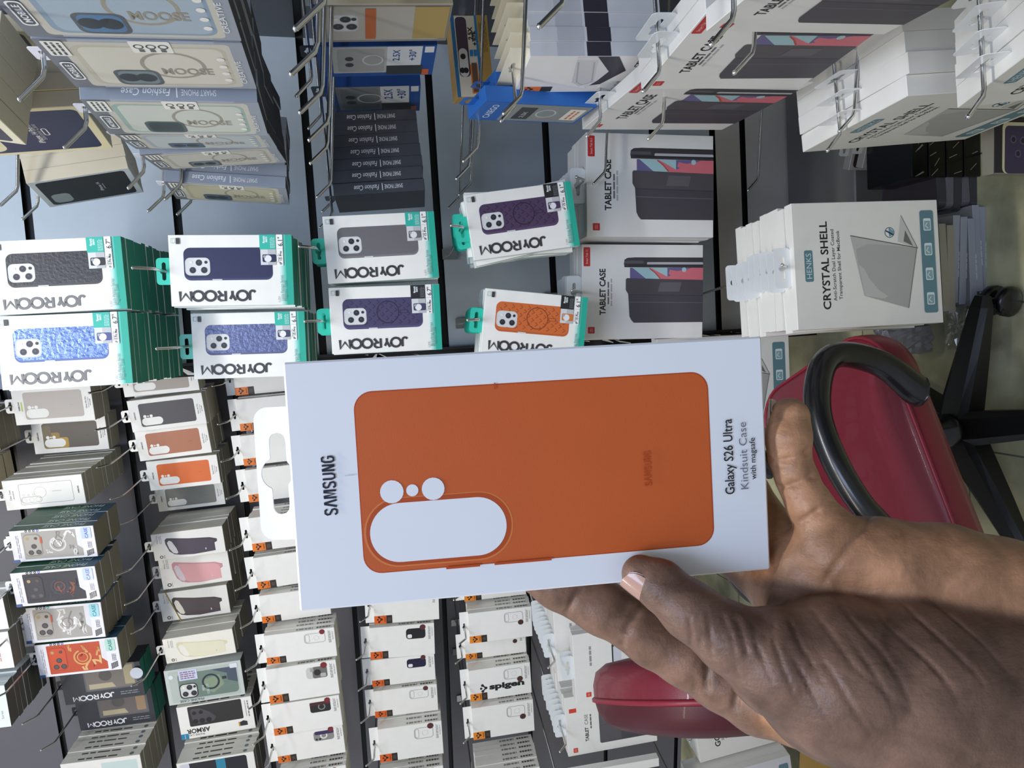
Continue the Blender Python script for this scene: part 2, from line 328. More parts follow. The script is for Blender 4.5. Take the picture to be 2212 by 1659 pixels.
def d_tab(a, P):
    red = 'c4312f'; fr = P.get('fr', '514c50')
    if P.get('kind', 0) == 0:
        a.rr(.77, .012, .97, .066, .01, red); a.text(P.get('sz', 'Smart Tab 10.1'), .87, .039, .022, 'f0d0cc', maxw=.15)
        a.text('TABLET CASE', .5, .165, .062, '232022', bold=.03, maxw=.49); a.bars(.37, .205, .63, .22, 1, '6a6668', .8); a.bars(.35, .23, .65, .245, 1, 'b5b2b0', .8)
        a.rr(.06, .045, .13, .1, .008, red); a.bars(.075, .06, .115, .085, 2, 'e8a39d', .4)
        a.poly([(.86,.37),(.84,.345),(.80,.34),(.76,.345),(.755,1.0),(.865,1.0),(.865,.43)], '3c393e'); a.rr(.80, .345, .83, .5, 0, '58555a'); a.rr(.785, .53, .815, 1.0, .012, 'b9b8bb'); a.rr(.775, .375, .79, 1.0, 0, '2c2a2e')
        a.poly([(.755,.39),(.625,.39),(.625,1.0),(.755,1.0)], '6a6290'); a.poly([(.755,.41),(.64,.52),(.625,.56),(.625,.7),(.755,.7)], 'a3c6ca'); a.poly([(.755,.56),(.66,.62),(.625,.66),(.625,1.0),(.755,1.0),(.755,.9),(.735,.86),(.72,.78),(.735,.72),(.69,.71),(.675,.73),(.66,.70)], 'd4707a')
        a.circ(.735, .84, .025, 'a9cacd'); a.line([(.75,.55),(.7,.6),(.64,.64)], .012, 'b94a3c')
        a.poly([(.645,.365),(.625,1.0),(.46,1.0),(.475,.375),(.52,.355),(.63,.355)], fr); a.poly([(.475,.375),(.46,1.0),(.17,1.0),(.17,.42),(.2,.4),(.24,.385)], '48434a')
        a.line([(.47,.38),(.455,1.0)], .006, '35323a'); a.line([(.39,.385),(.38,1.0)], .006, '6a656c'); a.poly([(.6,.64),(.5,.62),(.5,.8),(.6,.82)], '625d62')
    elif P['kind'] == 1:
        a.bars(.52, .16, .82, .19, 1, '9a9a98', .8); a.bars(.05, .25, .3, .27, 1, '8a8886', .8); a.ring(.12, .29, .02, .01, '3a3a3c')
        a.rr(.07, .11, .14, .165, .008, 'd2402f'); a.bars(.085, .125, .125, .15, 2, 'efb0a5', .4)
        a.rr(.28, .40, .8, 1.0, .03, '2f2d31'); a.rr(.3, .415, .755, 1.0, .02, 'ccd0d8'); a.rr(.77, .55, .785, .9, .004, 'a8a8aa')
        for k in range(3): a.rr(.32 + .07*k, .5, .36 + .07*k, .98, .02, 'eceae6'); 
        a.rr(.55, .5, .7, .66, .02, 'e4e3e1'); a.rr(.55, .7, .7, .86, .02, 'e4e3e1')
    else:
        a.rr(.73, .04, .8, .12, .004, 'd2402f'); a.text('TABLET', .33, .22, .05, '232022', rot=0, bold=.03, maxw=.24); a.text('CASE', .585, .22, .05, '4a4648', bold=0, maxw=.17); a.bars(.42, .26, .68, .28, 1, '6a6668', .8)
        a.rr(.05, .06, .13, .11, .008, 'd2402f'); a.bars(.065, .07, .115, .1, 2, 'efb0a5', .4)
        a.rr(.14, .36, .9, .985, .03, '4a484d'); a.rr(.15, .36, .88, .6, .02, '58565b'); a.line([(.44,.37),(.44,.98)], .005, '3c3a3e')
def d_hen(a, P):
    tl = '5d8089'; w = P.get('w', ('CRYSTAL SHELL', 'Anti-Scratch Dual Layer Coated', 'Transparent Shell for MacBook'))
    a.rr(.375, .068, .625, .125, .015, tl); a.text('HENKS', .5, .0965, .045, 'c6d9dc', bold=0, maxw=.2)
    a.text(w[0], .5, .205, .063, '222224', bold=.022, maxw=.70); a.text(w[1], .5, .262, .028, '3a3a3c', bold=.008, maxw=.57); a.text(w[2], .5, .30, .028, '3a3a3c', bold=.008, maxw=.55)
    if P.get('gothic'):
        a.poly([(.5,.42),(.22,.43),(.18,.72),(.3,.715),(.31,.735),(.5,.735),(.9,.735),(.88,.42)], '6e6860'); a.rr(.36, .80, .95, .88, .02, tl)
    else:
        g = 'a9a8a3'; a.poly([(.73,.385),(.615,.84),(.13,.76),(.245,.46)], 'b7b5b0'); a.poly([(.62,.42),(.66,.5),(.615,.84),(.13,.76),(.245,.46),(.5,.43)], g)
        a.poly([(.88,.74),(.61,.845),(.67,.71)], 'c4c2bd'); a.poly([(.76,.765),(.63,.815),(.67,.75)], '6d6b66'); a.poly([(.245,.462),(.5,.432),(.46,.47),(.38,.50),(.29,.56),(.235,.62),(.215,.60)], 'bdbbb6'); a.line([(.73,.385),(.615,.84)], .006, '4b4a48'); a.line([(.615,.84),(.13,.76)], .006, '77756f'); a.line([(.88,.74),(.61,.845)], .005, '77756f')
        a.circ(.745, .655, .042, '3f5f6d'); a.circ(.745, .655, .036, 'e4e6e3'); a.poly([(.712,.66),(.745,.69),(.78,.66),(.778,.65),(.715,.65)], '6d97a6'); a.line([(.725,.68),(.76,.63)], .012, '2d3b44')
        a.rr(.085, .87, .915, .965, .02, tl)
        for k in range(4):
            u = .2 + .2*k; a.rr(u-.05, .892, u+.05, .945, .012, 'd6e2e2'); a.rr(u-.042, .898, u+.03, .94, .008, '86a5a9'); a.line([(u-.03,.925),(u-.01,.905),(u+.015,.92)], .006, 'e6eeee')
def d_sil(a, P):
    c, c2 = P['c'], P['d']
    a.poly([(.74,.18),(.80,.21),(.70,.50),(.64,.80),(.56,.9),(.46,.9),(.42,.86),(.12,.86),(.08,.55),(.12,.36),(.17,.28),(.30,.22),(.6,.18)], c2)
    a.poly([(.72,.27),(.66,.52),(.60,.78),(.54,.85),(.46,.855),(.12,.855),(.10,.55),(.14,.40),(.25,.3),(.45,.27)], c)
    a.poly([(.70,.235),(.66,.27),(.4,.32),(.22,.34),(.18,.32),(.22,.27),(.4,.225),(.62,.205)], P.get('hole', 'e6e4e2')); a.rr(.20, .72, .27, .735, .006, 'c9c4c8')
    a.text('iPhone 17 Pro', .78, .075, .042, '55555c', rot=0, maxw=.3); a.bars(.62, .1, .92, .14, 2, '9a9aa2', .4); a.ring(.12, .1, .045, .026, '2b2b2e'); a.bars(.05, .135, .19, .15, 1, '8a8a90', .6)
def d_cased(a, P):
    c = P['c']; ln = P['l']
    a.rr(.07, .135, .93, .84, .03, P.get('bg', c)); a.poly([(.30,.84),(.93,.84),(.93,.78),(.42,.78)], 'e4e4ea')
    rnd = random.Random(P.get('seed', 1))
    for k in range(7):
        u = rnd.uniform(.15, .85); v = .42 + .055*k; pts = [(u, v)]
        for q in range(6): u = min(max(u + rnd.uniform(-.16, .16), .12), .88); v = min(max(v + rnd.uniform(-.03, .045), .38), .76); pts.append((u, v))
        a.line(pts, rnd.uniform(.03, .065), ln[k % len(ln)])
    a.ring(.5, .55, .21, .045, ln[0], a0=20, a1=300); a.ring(.5, .55, .13, .02, ln[-1])
    a.rr(.16, .15, .86, .36, .13, P['cam']); a.rr(.19, .155, .83, .35, .12, P['cam2'])
    for u, v in ((.28,.22),(.28,.31),(.47,.265)): a.circ(u, v, .075, '3c3a3c'); a.circ(u, v, .05, '55525a')
    a.circ(.72, .20, .045, 'b79a6a'); a.circ(.72, .30, .045, '5a4a40')
    a.rr(.55, .345, .75, .37, .01, 'c8583c') if P.get('acc') else None
    for k, q in enumerate(('2b2b33', '2b2b33', '2b2b33', P.get('dotc', '6f6ae0'))): a.ring(.965 - .0, .2 + .045*k, .025, .014, q)
    a.rr(.60, .845, .96, .965, .04, P.get('holo', 'bfd3f4')); a.text(P.get('word', 'CASE'), .78, .905, .085, P.get('wc', '5d63c8'), bold=.03, maxw=.33)
    a.bars(.3, .90, .52, .955, 3, '9a9aa6', .45)
    for i in range(4):
        for j in range(5): a.poly([(.05 + .035*j + .018*i, .88 + .022*i), (.075 + .035*j + .018*i, .88 + .022*i), (.085 + .035*j + .018*i, .897 + .022*i), (.06 + .035*j + .018*i, .897 + .022*i)], '1d1d20'); a.o -= 4e-5
    a.rr(.0, .0, .08, .07, .01, '3a5f96'); a.bars(.12, .06, .9, .10, 2, 'c6c8d2', .35)
def d_fash(a, P):
    a.rr(.0, .0, 1, .16, 0, '77797f'); a.rr(0, .86, 1, 1, 0, '9aa0aa'); a.rr(.04, .1, .96, .93, .05, P.get('bg', 'cbc6b9'))
    a.rr(.08, .14, .9, .9, .1, P.get('c', 'c4bda9')); a.rr(.11, .17, .87, .88, .09, P.get('c2', 'd8d2c2'))
    a.ring(.52, .60, .26, .035, 'a29b8b'); a.rr(.08, .26, .42, .5, .08, '5d6166'); a.rr(.11, .28, .39, .48, .07, P.get('cam', '7c8a8c')); a.circ(.25, .33, .09, '3a3d42'); a.circ(.25, .42, .09, '3a3d42')
    a.text('MOOSE', .40, .66, .13, '9c9486', rot=-90, bold=.02, maxw=.27*a.h/a.w)
    a.rr(.78, .44, 1.0, .64, .02, 'efece2'); [a.ring(.9, .48 + .06*k, .035, .014, '4a4a4a') for k in range(3)]; a.bars(.8, .46, .86, .62, 3, '6a6a6a', .5)
    for k in range(4): a.circ(.22 + .15*k, .86, .035, 'efece6')
    a.text('CREATIVE', .4, .945, .05, 'f0eeea', maxw=.5); a.rr(.7, .03, .98, .13, .02, 'efece2'); a.bars(.72, .04, .96, .12, 3, '4a4a4a', .5); a.rr(.2, .03, .58, .1, .04, 'f0efec'); a.rr(.22, .038, .56, .092, .035, '54565c'); a.text('MOBILE', .39, .066, .05, 'f4f4f4', bold=.02, maxw=.27)
def d_none(a, P): pass
def d_glas(a, P):
    a.rr(.0, .0, .10, .12, 0, 'e8791f') if 0 else None
    a.rr(.02, .03, .17, .2, 0, 'ef7a22'); a.rr(.02, .2, .17, .29, 0, '39322c'); spig_logo(a, .095, .115, .06, '3a1c10')
    a.poly([(.98,.35),(.98,.58),(.62,.72),(.25,.62),(.12,.56)], 'e0dfe0'); a.poly([(.9,.36),(.9,.52),(.3,.60),(.18,.5),(.3,.42)], 'd2d1d4'); a.line([(.85,.38),(.3,.46),(.22,.52),(.32,.58),(.85,.5)], .02, 'b5b3b8')
    a.poly([(.99,.5),(.99,.66),(.62,.79),(.24,.66),(.2,.58),(.35,.62),(.6,.66)], '37323f'); a.outline(.72, .83, .9, .9, .02, .012, '3a3638'); a.text('1', .81, .865, .085, '2b2828', bold=.03)
    a.text('GLAS.tR', .2, .80, .055, '8a8688', rot=0, maxw=.26); a.text('EZ FIT', .22, .86, .075, '2b2828', rot=0, bold=.03, maxw=.3); a.rr(.39, .835, .5, .885, .006, '3a3638')
def d_casego(a, P):
    a.rr(0, 0, 1, .22, 0, '1f62b4'); a.text('CASEGO', .5, .12, .13, 'e6eef8', rot=0, bold=0, maxw=.7); a.rr(.05, .24, .95, .98, .03, '8d9394'); a.ring(.5, .62, .2, .03, 'c9cdcc'); a.rr(.15, .35, .8, .5, .02, '3b3f42'); a.text('2.5X', .4, .43, .09, 'e6e6e6', maxw=.3); a.rr(.2, .8, .8, .95, .02, 'efeae0'); a.bars(.25, .83, .75, .92, 2, 'd0763a', .5); a.rr(0, .985, 1, 1, 0, '2a6fc4')
def d_blue(a, P):
    a.rr(.0, 0, 1, 1, 0, '1e4f9c'); a.rr(.12, .12, .98, .58, .02, P.get('c', 'b9bab8')); a.rr(.16, .16, .92, .56, .07, P.get('c2', 'a5a6a4')); [a.circ(.4 + .2*k, .26, .07, '3a3b3d') for k in range(2)]; a.ring(.55, .46, .16, .03, 'd2d3d2')
    a.rr(.36, .58, .98, .88, 0, 'dcdfe4'); a.text('2.5X', .7, .66, .11, '2b4a8c', bold=.02, maxw=.36); a.text('+30°', .7, .8, .11, '2b4a8c', bold=.02, maxw=.36); a.rr(.05, .58, .36, .9, 0, '35383c'); a.rr(.02, .9, .22, .96, 0, 'd2632b'); a.rr(.78, .9, .97, .98, .01, 'e6e8ea')
def d_joyb(a, P):
    a.rr(.30, .28, 1.0, .93, .03, '5f6066'); a.rr(.34, .30, 1.0, .91, .03, P.get('c', '77706a')); a.poly([(.36,.33),(.5,.33),(.5,.62),(.36,.66)], 'b4a98c'); a.circ(.72, .55, .16, '55524f'); a.rr(.4, .78, .95, .9, .02, P.get('c2', 'a89c7e'))
    stroke_word(a, 'JOYROOM', .14, .36, .52*a.h, .13*a.w, .03*a.w, 'e9ebf0'); a.bars(.1, .7, .22, .95, 2, '8a8d94', .4, 1)
def d_green(a, P):
    a.rr(.05, .05, .95, .95, .05, 'b9c1ba'); a.rr(.12, .16, .86, .93, .1, '6f8378'); a.poly([(.86,.6),(.86,.93),(.4,.93),(.5,.8),(.7,.8)], '4b5566'); a.poly([(.3,.45),(.6,.5),(.7,.7),(.4,.75),(.2,.6)], '88997f'); a.ring(.52, .58, .2, .05, '26303a'); a.line([(.58,.73),(.58,.79)], .08, '26303a')
    lens3(a, .14, .16, .56, .40, '22262b', 'd8d8d6'); a.rr(.66, .18, .95, .42, .02, 'cfd6ee'); a.bars(.69, .2, .92, .4, 4, '8a5a78', .5, 1); a.circ(.8, .08, .06, 'dfe6ea'); a.rr(.82, .85, .95, .95, .02, 'e2e4ea'); a.text('NEW', .38, .47, .06, 'cfe6ea', maxw=.16); a.text('YORK CITY', .33, .53, .06, 'cfe6ea', maxw=.3); a.text('PHONE CASE', .07, .3, .07, '6a7076', rot=90, maxw=.6)
def d_armor(a, P):
    a.rr(.36, .14, .97, .86, .04, '2e2c2d'); a.poly([(.42,.19),(.84,.17),(.9,.2),(.88,.3),(.74,.42),(.55,.5),(.44,.46)], '4a464c'); [a.circ(.5 + .0*k, .22 + .09*k, .075, '1f1d20') for k in range(3)]; [a.circ(.76, .22 + .09*k, .055, '1f1d20') for k in range(2)]
    a.text('ARMOR', .22, .24, .13, '2a2a2c', rot=90, bold=.03, maxw=.62); a.text('PHONE CASE', .10, .2, .06, '55555a', rot=90, maxw=.45); a.rr(.0, .0, .17, .1, .02, '2a83a8'); a.text('Seven', .085, .05, .035, 'dfeef4', maxw=.12); a.poly([(.14,.8),(.26,.8),(.3,.85),(.26,.9),(.14,.9)], '2b2b2d'); a.rr(.14, .78, .27, .8, 0, 'c99a35'); a.rr(.42, .90, .9, .91, 0, 'b5b3b0'); a.bars(.4, .93, .9, .95, 1, '7a7a7a', .7)
def d_pic(a, P):
    a.rr(.06, .06, .94, .94, .06, P['c']); [f(a, P) for f in P.get('f', [])]
def f_iph(a, P): a.rr(.1, .08, .44, .28, .1, P.get('hole', 'eadfb4')); a.text('iPhone 14 Pro Max', .5, .55, .05, 'e8e2d8', bold=.015, maxw=.5); a.text('Silicone Case', .5, .585, .04, 'b9b4b0', maxw=.36); a.outline(.42, .61, .58, .65, .03, .01, 'e8e2d8')
def f_iph2(a, P): a.rr(.12, .1, .46, .29, .09, '9aa1a0'); a.text('iPhone 14', .5, .62, .05, 'e8e8ea', rot=0, maxw=.32); a.bars(.4, .65, .6, .67, 1, '9a9aa2', .6)
def d_sea(a, P):
    a.rr(0, .0, 1, .62, 0, '1c8f94'); a.poly([(0,.2),(1,.05),(1,.3),(0,.5)], '5cc2bd'); a.poly([(0,.5),(1,.3),(1,.45),(0,.66)], 'd6f0ee'); a.rr(0, .62, 1, 1, 0, 'e3eef2'); a.text('HuntPower', .5, .82, .1, '4a545c', rot=0, maxw=.6); a.text('Series', .3, .92, .05, '6a747c', maxw=.2); a.ring(.75, .7, .06, .02, '5a646c')
def d_glow(a, P):
    a.rr(.0, .0, 1, 1, 0, 'f4f4f2'); a.rr(.25, .2, 1, .64, .02, '3c5656'); a.poly([(.25,.3),(1,.5),(1,.6),(.25,.45)], '86a59c'); a.circ(.55, .12, .14, '2f8f6c'); a.bars(.2, .75, .8, .88, 3, 'c99a92', .35)
def d_stub(a, P): a.circ(.5, .32, .12, '3a9a86'); a.bars(.2, .2, .8, .25, 1, '6a6a6a', .5); a.rr(.12, .5, .9, .95, .03, 'c6d8d4')
def d_s12(a, P): a.rr(.2, .12, .95, .9, .06, '23242c'); a.poly([(.2,.5),(.95,.5),(.95,.62),(.2,.62)], '2a83a0'); a.rr(.7, .04, .95, .16, .03, 'c9cbd6'); a.text('Case', .3, .08, .08, '2a5a78', maxw=.3)
def r_text(t, m, v=.5, frac=.6, bold=0, size=.45, sep=None):
    def f(a): a.text(t, .5, v, size, m, rot=90, bold=bold, maxw=frac*a.h/a.w)
    return f
def r_spine(m='5a5a58'):
    def f(a): a.bars(.35, .2, .65, .75, 1, m, .9, 1); a.circ(.5, .88, .28, '6a7a80', 10)
    return f
def r_fash(a): a.text('Fashion Case', .5, .36, .42, 'e9ebee', rot=90, shear=.25, maxw=.27*a.h/a.w); a.line([(.2,.535),(.8,.535)], .06, 'e9ebee'); a.text('SMART PHONE', .5, .66, .36, 'dfe2e6', rot=90, maxw=.2*a.h/a.w)
def r_case(a):
    a.rr(0, 0, 1, 1, 0, '2e5a44'); a.rr(0, .7, 1, 1, 0, '2c4f66'); a.text('PHONE CASE', .5, .62, .5, 'cfe0d4', rot=90, bold=.0, maxw=.5*a.h/a.w, shear=.2)
def r_ez(a): a.rr(0, 0, 1, 1, 0, 'd9dade'); a.poly([(0,.42),(1,.42),(1,.6),(0,.6)], '37343f'); a.poly([(0,.2),(1,.2),(1,.4),(0,.4)], 'c4c5cb')
def r_dot(a): a.bars(.3, .45, .7, .7, 1, '8a8886', .9, 1); a.bars(.3, .74, .7, .95, 1, '5a5856', .9, 1)
# name: (front, side, right side, bottom, tab kind, tab colour, front art, right-side art, clear window?)
DES = {
 'joy': (WH, 'dfe9e4', 'd7e6e0', '0f7d63', 'euro', '2fbfa6', d_joy, None, 0), 'sam': (WH, 'e2dfd6', 'd9d6cb', 'a9a593', 'euro', 'efeee9', d_sam, None, 0),
 'spig': (WH, 'e9e6dd', 'e9e6dd', 'cfcbbd', 'full', 'f4f3ee', d_spig, r_dot, 0), 'tab': ('e9e7e2', 'd9d7d2', 'e4e2dd', 'c9c7c2', 'clear', 'dfe3e4', d_tab, None, 0),
 'hen': ('e2dfd8', 'efece4', 'd9d6cf', 'cfccc4', 'clear', 'eceeee', d_hen, None, 0), 'sil': ('e9e7e1', 'd6d3c6', 'dcd9cd', '8a8675', 'euro', 'eceae6', d_sil, None, 0),
 'cased': ('eceaf0', '2e5a44', '2e5a44', '77735f', 'euro', 'f0eff4', d_cased, r_case, 1), 'fash': ('a9adb5', '8d95a2', '8d95a2', '26272a', 'small', 'e9e6ef', d_fash, r_fash, 1),
 'fashd': ('3d4047', '3f424a', '44474f', '26272a', 'small', '55575e', d_none, r_fash, 0), 'glas': ('f1eeec', 'efeada', 'd9dade', 'e2dfd8', 'full', 'f3ecd6', d_glas, r_ez, 0),
 'casego': ('1f62b4', '2a6fc4', '2a6fc4', '174f96', 'euro', '1f62b4', d_casego, None, 1), 'blue': ('1e4f9c', '173f82', '173f82', '12254c', 'euro', '1a2030', d_blue, None, 0),
 'joyb': ('30333c', '25272e', '30333c', '16705c', 'small', '1d1e22', d_joyb, None, 1), 'green': ('c9cfca', 'c4c9c6', 'c4c9c6', '3c3f38', 'none', WH, d_green, None, 1),
 'armor': (WH, 'e4e1d6', 'e4e1d6', '1f1e1c', 'none', WH, d_armor, r_spine(), 0), 'pic': ('e9dcb0', 'b9ac92', 'd3c9b2', 'cdc2a6', 'none', WH, d_pic, None, 0),
 'sea': ('e3eef2', '8d8c88', 'c9d3d6', '55544f', 'euro', 'b9b9b9', d_sea, None, 0), 'glow': ('f4f4f2', 'cfccc2', 'e6e6e2', '6a685e', 'euro', 'f0f0f0', d_glow, None, 0),
 'stub': ('eae8e2', 'd3d0c4', 'dcd9cd', '8a8675', 'euro', 'eceae6', d_stub, r_spine(), 0), 's12': ('e9e7e1', 'd3d0c4', 'd9d6ca', '4a483f', 'euro', 'eceae6', d_s12, r_spine('3a3a3a'), 0),
}
POSE={
'A':(0.1298,1.2923,1.6920,0.1156,0.1950,-0.004,0.120,0.003),
'B':(0.0109,1.2917,1.6935,0.1163,0.1950,-0.008,0.124,-0.009),
'C':(0.1273,1.2727,1.4316,0.1160,0.1950,-0.004,0.125,-0.037),
'D':(0.0028,1.3623,1.4219,0.1163,0.1950,0.008,0.124,-0.030),
'E':(0.1624,1.3030,1.1825,0.1175,0.1950,-0.001,0.119,0.013),
'F':(0.0353,1.3034,1.1830,0.1173,0.1950,-0.000,0.122,-0.015),
'G':(0.1966,1.2502,0.9341,0.1161,0.1950,0.001,0.120,0.097),
'H':(0.0094,1.2922,0.9096,0.1208,0.1950,0.003,0.124,-0.141),
'T1':(0.2693,1.3105,0.6508,0.1994,0.2600,-0.008,0.105,-0.044),
'T2':(0.0665,1.3787,0.6445,0.1937,0.2600,0.008,0.118,-0.044),
'K':(0.0798,1.0330,0.3898,0.2124,0.2700,-0.068,0.115,-0.016),
'K2':(-0.1574,1.4518,0.4165,0.2402,0.3120,-0.029,0.140,-0.014),
'a1':(-0.1192,2.0858,1.9753,0.0976,0.1900,0.124,0.116,0.015),
'a2':(-0.2125,2.2084,1.9818,0.0970,0.1900,0.110,0.114,0.010),
'clear':(-0.3422,2.0708,2.0115,0.0795,0.1900,0.128,0.117,0.028),
'case1':(-0.4500,1.9468,1.9603,0.0826,0.1900,0.170,0.130,0.005),
'case2':(-0.5481,1.9218,1.9572,0.0896,0.1900,0.170,0.130,0.019),
'case3':(-0.6797,2.0423,1.9892,0.0998,0.1900,0.145,0.124,-0.000),
'case4':(-0.7832,2.0617,1.9702,0.0953,0.2014,0.147,0.125,0.015),
'jb1':(-0.9041,2.1615,1.9506,0.1064,0.2090,0.141,0.123,0.033),
'jb2':(-1.0340,2.2705,1.9565,0.1109,0.2109,0.145,0.125,0.036),
'sp1':(-1.1762,2.1672,1.9738,0.1183,0.2090,0.149,0.129,0.022),
's1':(-0.0713,2.0690,1.7157,0.0805,0.1900,0.144,0.122,0.053),
's2':(-0.1624,2.0807,1.7078,0.0861,0.1900,0.121,0.117,0.069),
's3':(-0.2486,2.1327,1.7092,0.0866,0.1900,0.138,0.120,0.071),
's4':(-0.3432,2.1765,1.6983,0.0857,0.1900,0.126,0.115,0.044),
's5':(-0.4320,2.2895,1.7061,0.0769,0.1900,0.121,0.112,0.049),
's6':(-0.5375,2.1405,1.6958,0.0778,0.1900,0.104,0.105,0.048),
's7':(-0.6266,2.1911,1.6941,0.0989,0.1900,0.119,0.109,0.056),
's8':(-0.7364,2.2223,1.7093,0.0892,0.1900,0.120,0.109,0.047),
's9':(-0.8382,2.1508,1.6940,0.0756,0.1900,0.118,0.107,0.064),
's10':(-0.9507,2.1591,1.6901,0.1084,0.2090,0.108,0.105,0.042),
's11':(-1.0645,2.1691,1.6699,0.1039,0.2061,0.115,0.105,0.051),
's12':(-1.1966,2.0983,1.6672,0.1159,0.2071,0.117,0.105,0.041),
'g1':(-0.0856,2.1517,1.4505,0.0976,0.1900,0.130,0.116,0.046),
'g2':(-0.1895,2.1404,1.4441,0.0923,0.1900,0.126,0.113,0.045),
'g3':(-0.2891,2.1288,1.4416,0.0882,0.1900,0.128,0.113,0.051),
'g4':(-0.3896,2.1232,1.4361,0.0961,0.1900,0.127,0.111,0.055),
'g5':(-0.5114,2.0494,1.4294,0.0980,0.1900,0.130,0.111,0.053),
'gA':(-0.6339,2.0949,1.4301,0.0957,0.1900,0.128,0.110,0.063),
'gB':(-0.7349,2.0797,1.4228,0.0839,0.1900,0.130,0.110,0.044),
'gC':(-0.8361,2.0331,1.4143,0.0887,0.1900,0.138,0.119,0.031),
'gD':(-0.9409,2.0374,1.4165,0.1059,0.1900,0.124,0.105,0.040),
'gE':(-1.0511,2.0614,1.4149,0.0970,0.1900,0.132,0.111,0.048),
'gF':(-1.1504,2.0884,1.4128,0.0934,0.1900,0.128,0.105,0.041),
'hA':(-0.7825,2.0810,1.1123,0.1109,0.1900,0.139,0.125,-0.013),
'hB':(-0.8987,2.1002,1.1298,0.1026,0.1900,0.139,0.122,-0.013),
'hC':(-1.0000,2.1278,1.1307,0.0891,0.1900,0.138,0.111,0.010),
'hD':(-1.0972,2.1282,1.1293,0.0898,0.1900,0.141,0.124,0.016),
'hE':(-1.2103,2.0990,1.1258,0.1129,0.1900,0.137,0.108,0.020),
'i0':(-0.7590,2.0860,0.8422,0.0998,0.1900,0.138,0.125,0.031),
'iA':(-0.8725,2.0396,0.8418,0.0986,0.1900,0.139,0.122,0.025),
'iB':(-0.9609,2.1121,0.8452,0.0829,0.1900,0.140,0.120,0.032),
'iC':(-1.0677,2.0797,0.8442,0.1057,0.1900,0.143,0.115,0.041),
'iD':(-1.1845,2.0726,0.8436,0.1099,0.1900,0.143,0.109,0.035),
'r0a':(-0.5951,1.9373,2.1631,0.0861,0.1900,0.155,0.124,0.017),
'r0b':(-0.7142,2.0111,2.1900,0.0976,0.1900,0.118,0.112,0.016),
'r0c':(-0.8422,1.9826,2.1994,0.1117,0.1900,0.114,0.108,0.002),
'i6':(-1.3808,2.0315,0.8453,0.1206,0.1900,0.141,0.114,0.039),
'h6':(-1.3719,2.1285,1.1260,0.1194,0.1900,0.137,0.106,0.023),
'g6':(-1.2813,2.0903,1.4118,0.1086,0.1900,0.133,0.109,0.035),
'r0e':(-0.3029,2.1622,2.2362,0.0942,0.1900,0.132,0.118,0.031),
'r0d':(-0.1756,2.1013,2.2038,0.1114,0.1900,0.150,0.122,0.014),
'tA':(-0.8185,1.7168,0.6446,0.2025,0.2500,0.132,0.115,0.058),
'tB':(-0.8595,1.6599,0.6159,0.1947,0.2500,0.135,0.115,0.052),
'tC':(-1.0583,1.7465,0.6175,0.1796,0.2500,0.134,0.116,0.060),
'tD':(-1.2507,1.7180,0.6289,0.1805,0.2500,0.125,0.130,0.057),
'GO':(-1.1161,1.7486,0.2190,0.2464,0.2900,0.100,0.130,0.166),
'GO2':(-1.3747,1.7200,0.2321,0.2436,0.2900,0.100,0.130,0.160),
'F1':(0.2926,0.8242,1.4426,0.1128,0.1850,1.517,-0.005,0.040),
'F2':(0.2739,0.9402,1.4390,0.1012,0.1850,1.479,0.007,0.033),
'F3':(0.2757,1.0465,1.4336,0.0850,0.1850,1.613,-0.001,0.077),
'F4':(0.2787,1.1522,1.4267,0.0900,0.1850,1.564,-0.037,0.115),
'F5':(0.2576,1.3027,1.4272,0.0979,0.1850,1.484,0.067,0.008),
'DK':(0.2589,1.3926,1.1688,0.0909,0.1650,1.394,-0.013,0.124),
'GL':(0.3626,0.9964,0.9011,0.1183,0.1900,1.496,-0.009,0.073),
'c1':(0.3688,1.1193,0.9265,0.0937,0.1850,1.630,0.023,-0.032),
'c2':(0.3370,1.0941,0.9537,0.0787,0.1850,1.533,-0.025,-0.128),
't1':(0.3318,1.0342,0.7190,0.2607,0.2600,1.596,-0.001,0.044),
't2':(0.3212,0.7966,0.7524,0.2027,0.2314,1.509,-0.001,0.094),
't3':(0.2955,0.5941,0.7916,0.1751,0.2080,1.622,-0.002,0.085),
'm1':(0.2709,0.8717,0.4019,0.2443,0.2900,1.529,-0.047,0.116),
'ip1':(0.2914,1.0738,1.6461,0.1357,0.1700,1.449,-0.093,-0.012),
'ip2':(0.2793,1.3580,1.6546,0.1016,0.1500,1.378,-0.178,-0.006),
'rx1':(0.4094,1.1025,1.1873,0.0889,0.1700,1.454,-0.032,0.056),
'rx2':(0.4399,1.3696,1.1715,0.1330,0.1700,1.540,-0.012,0.116)}
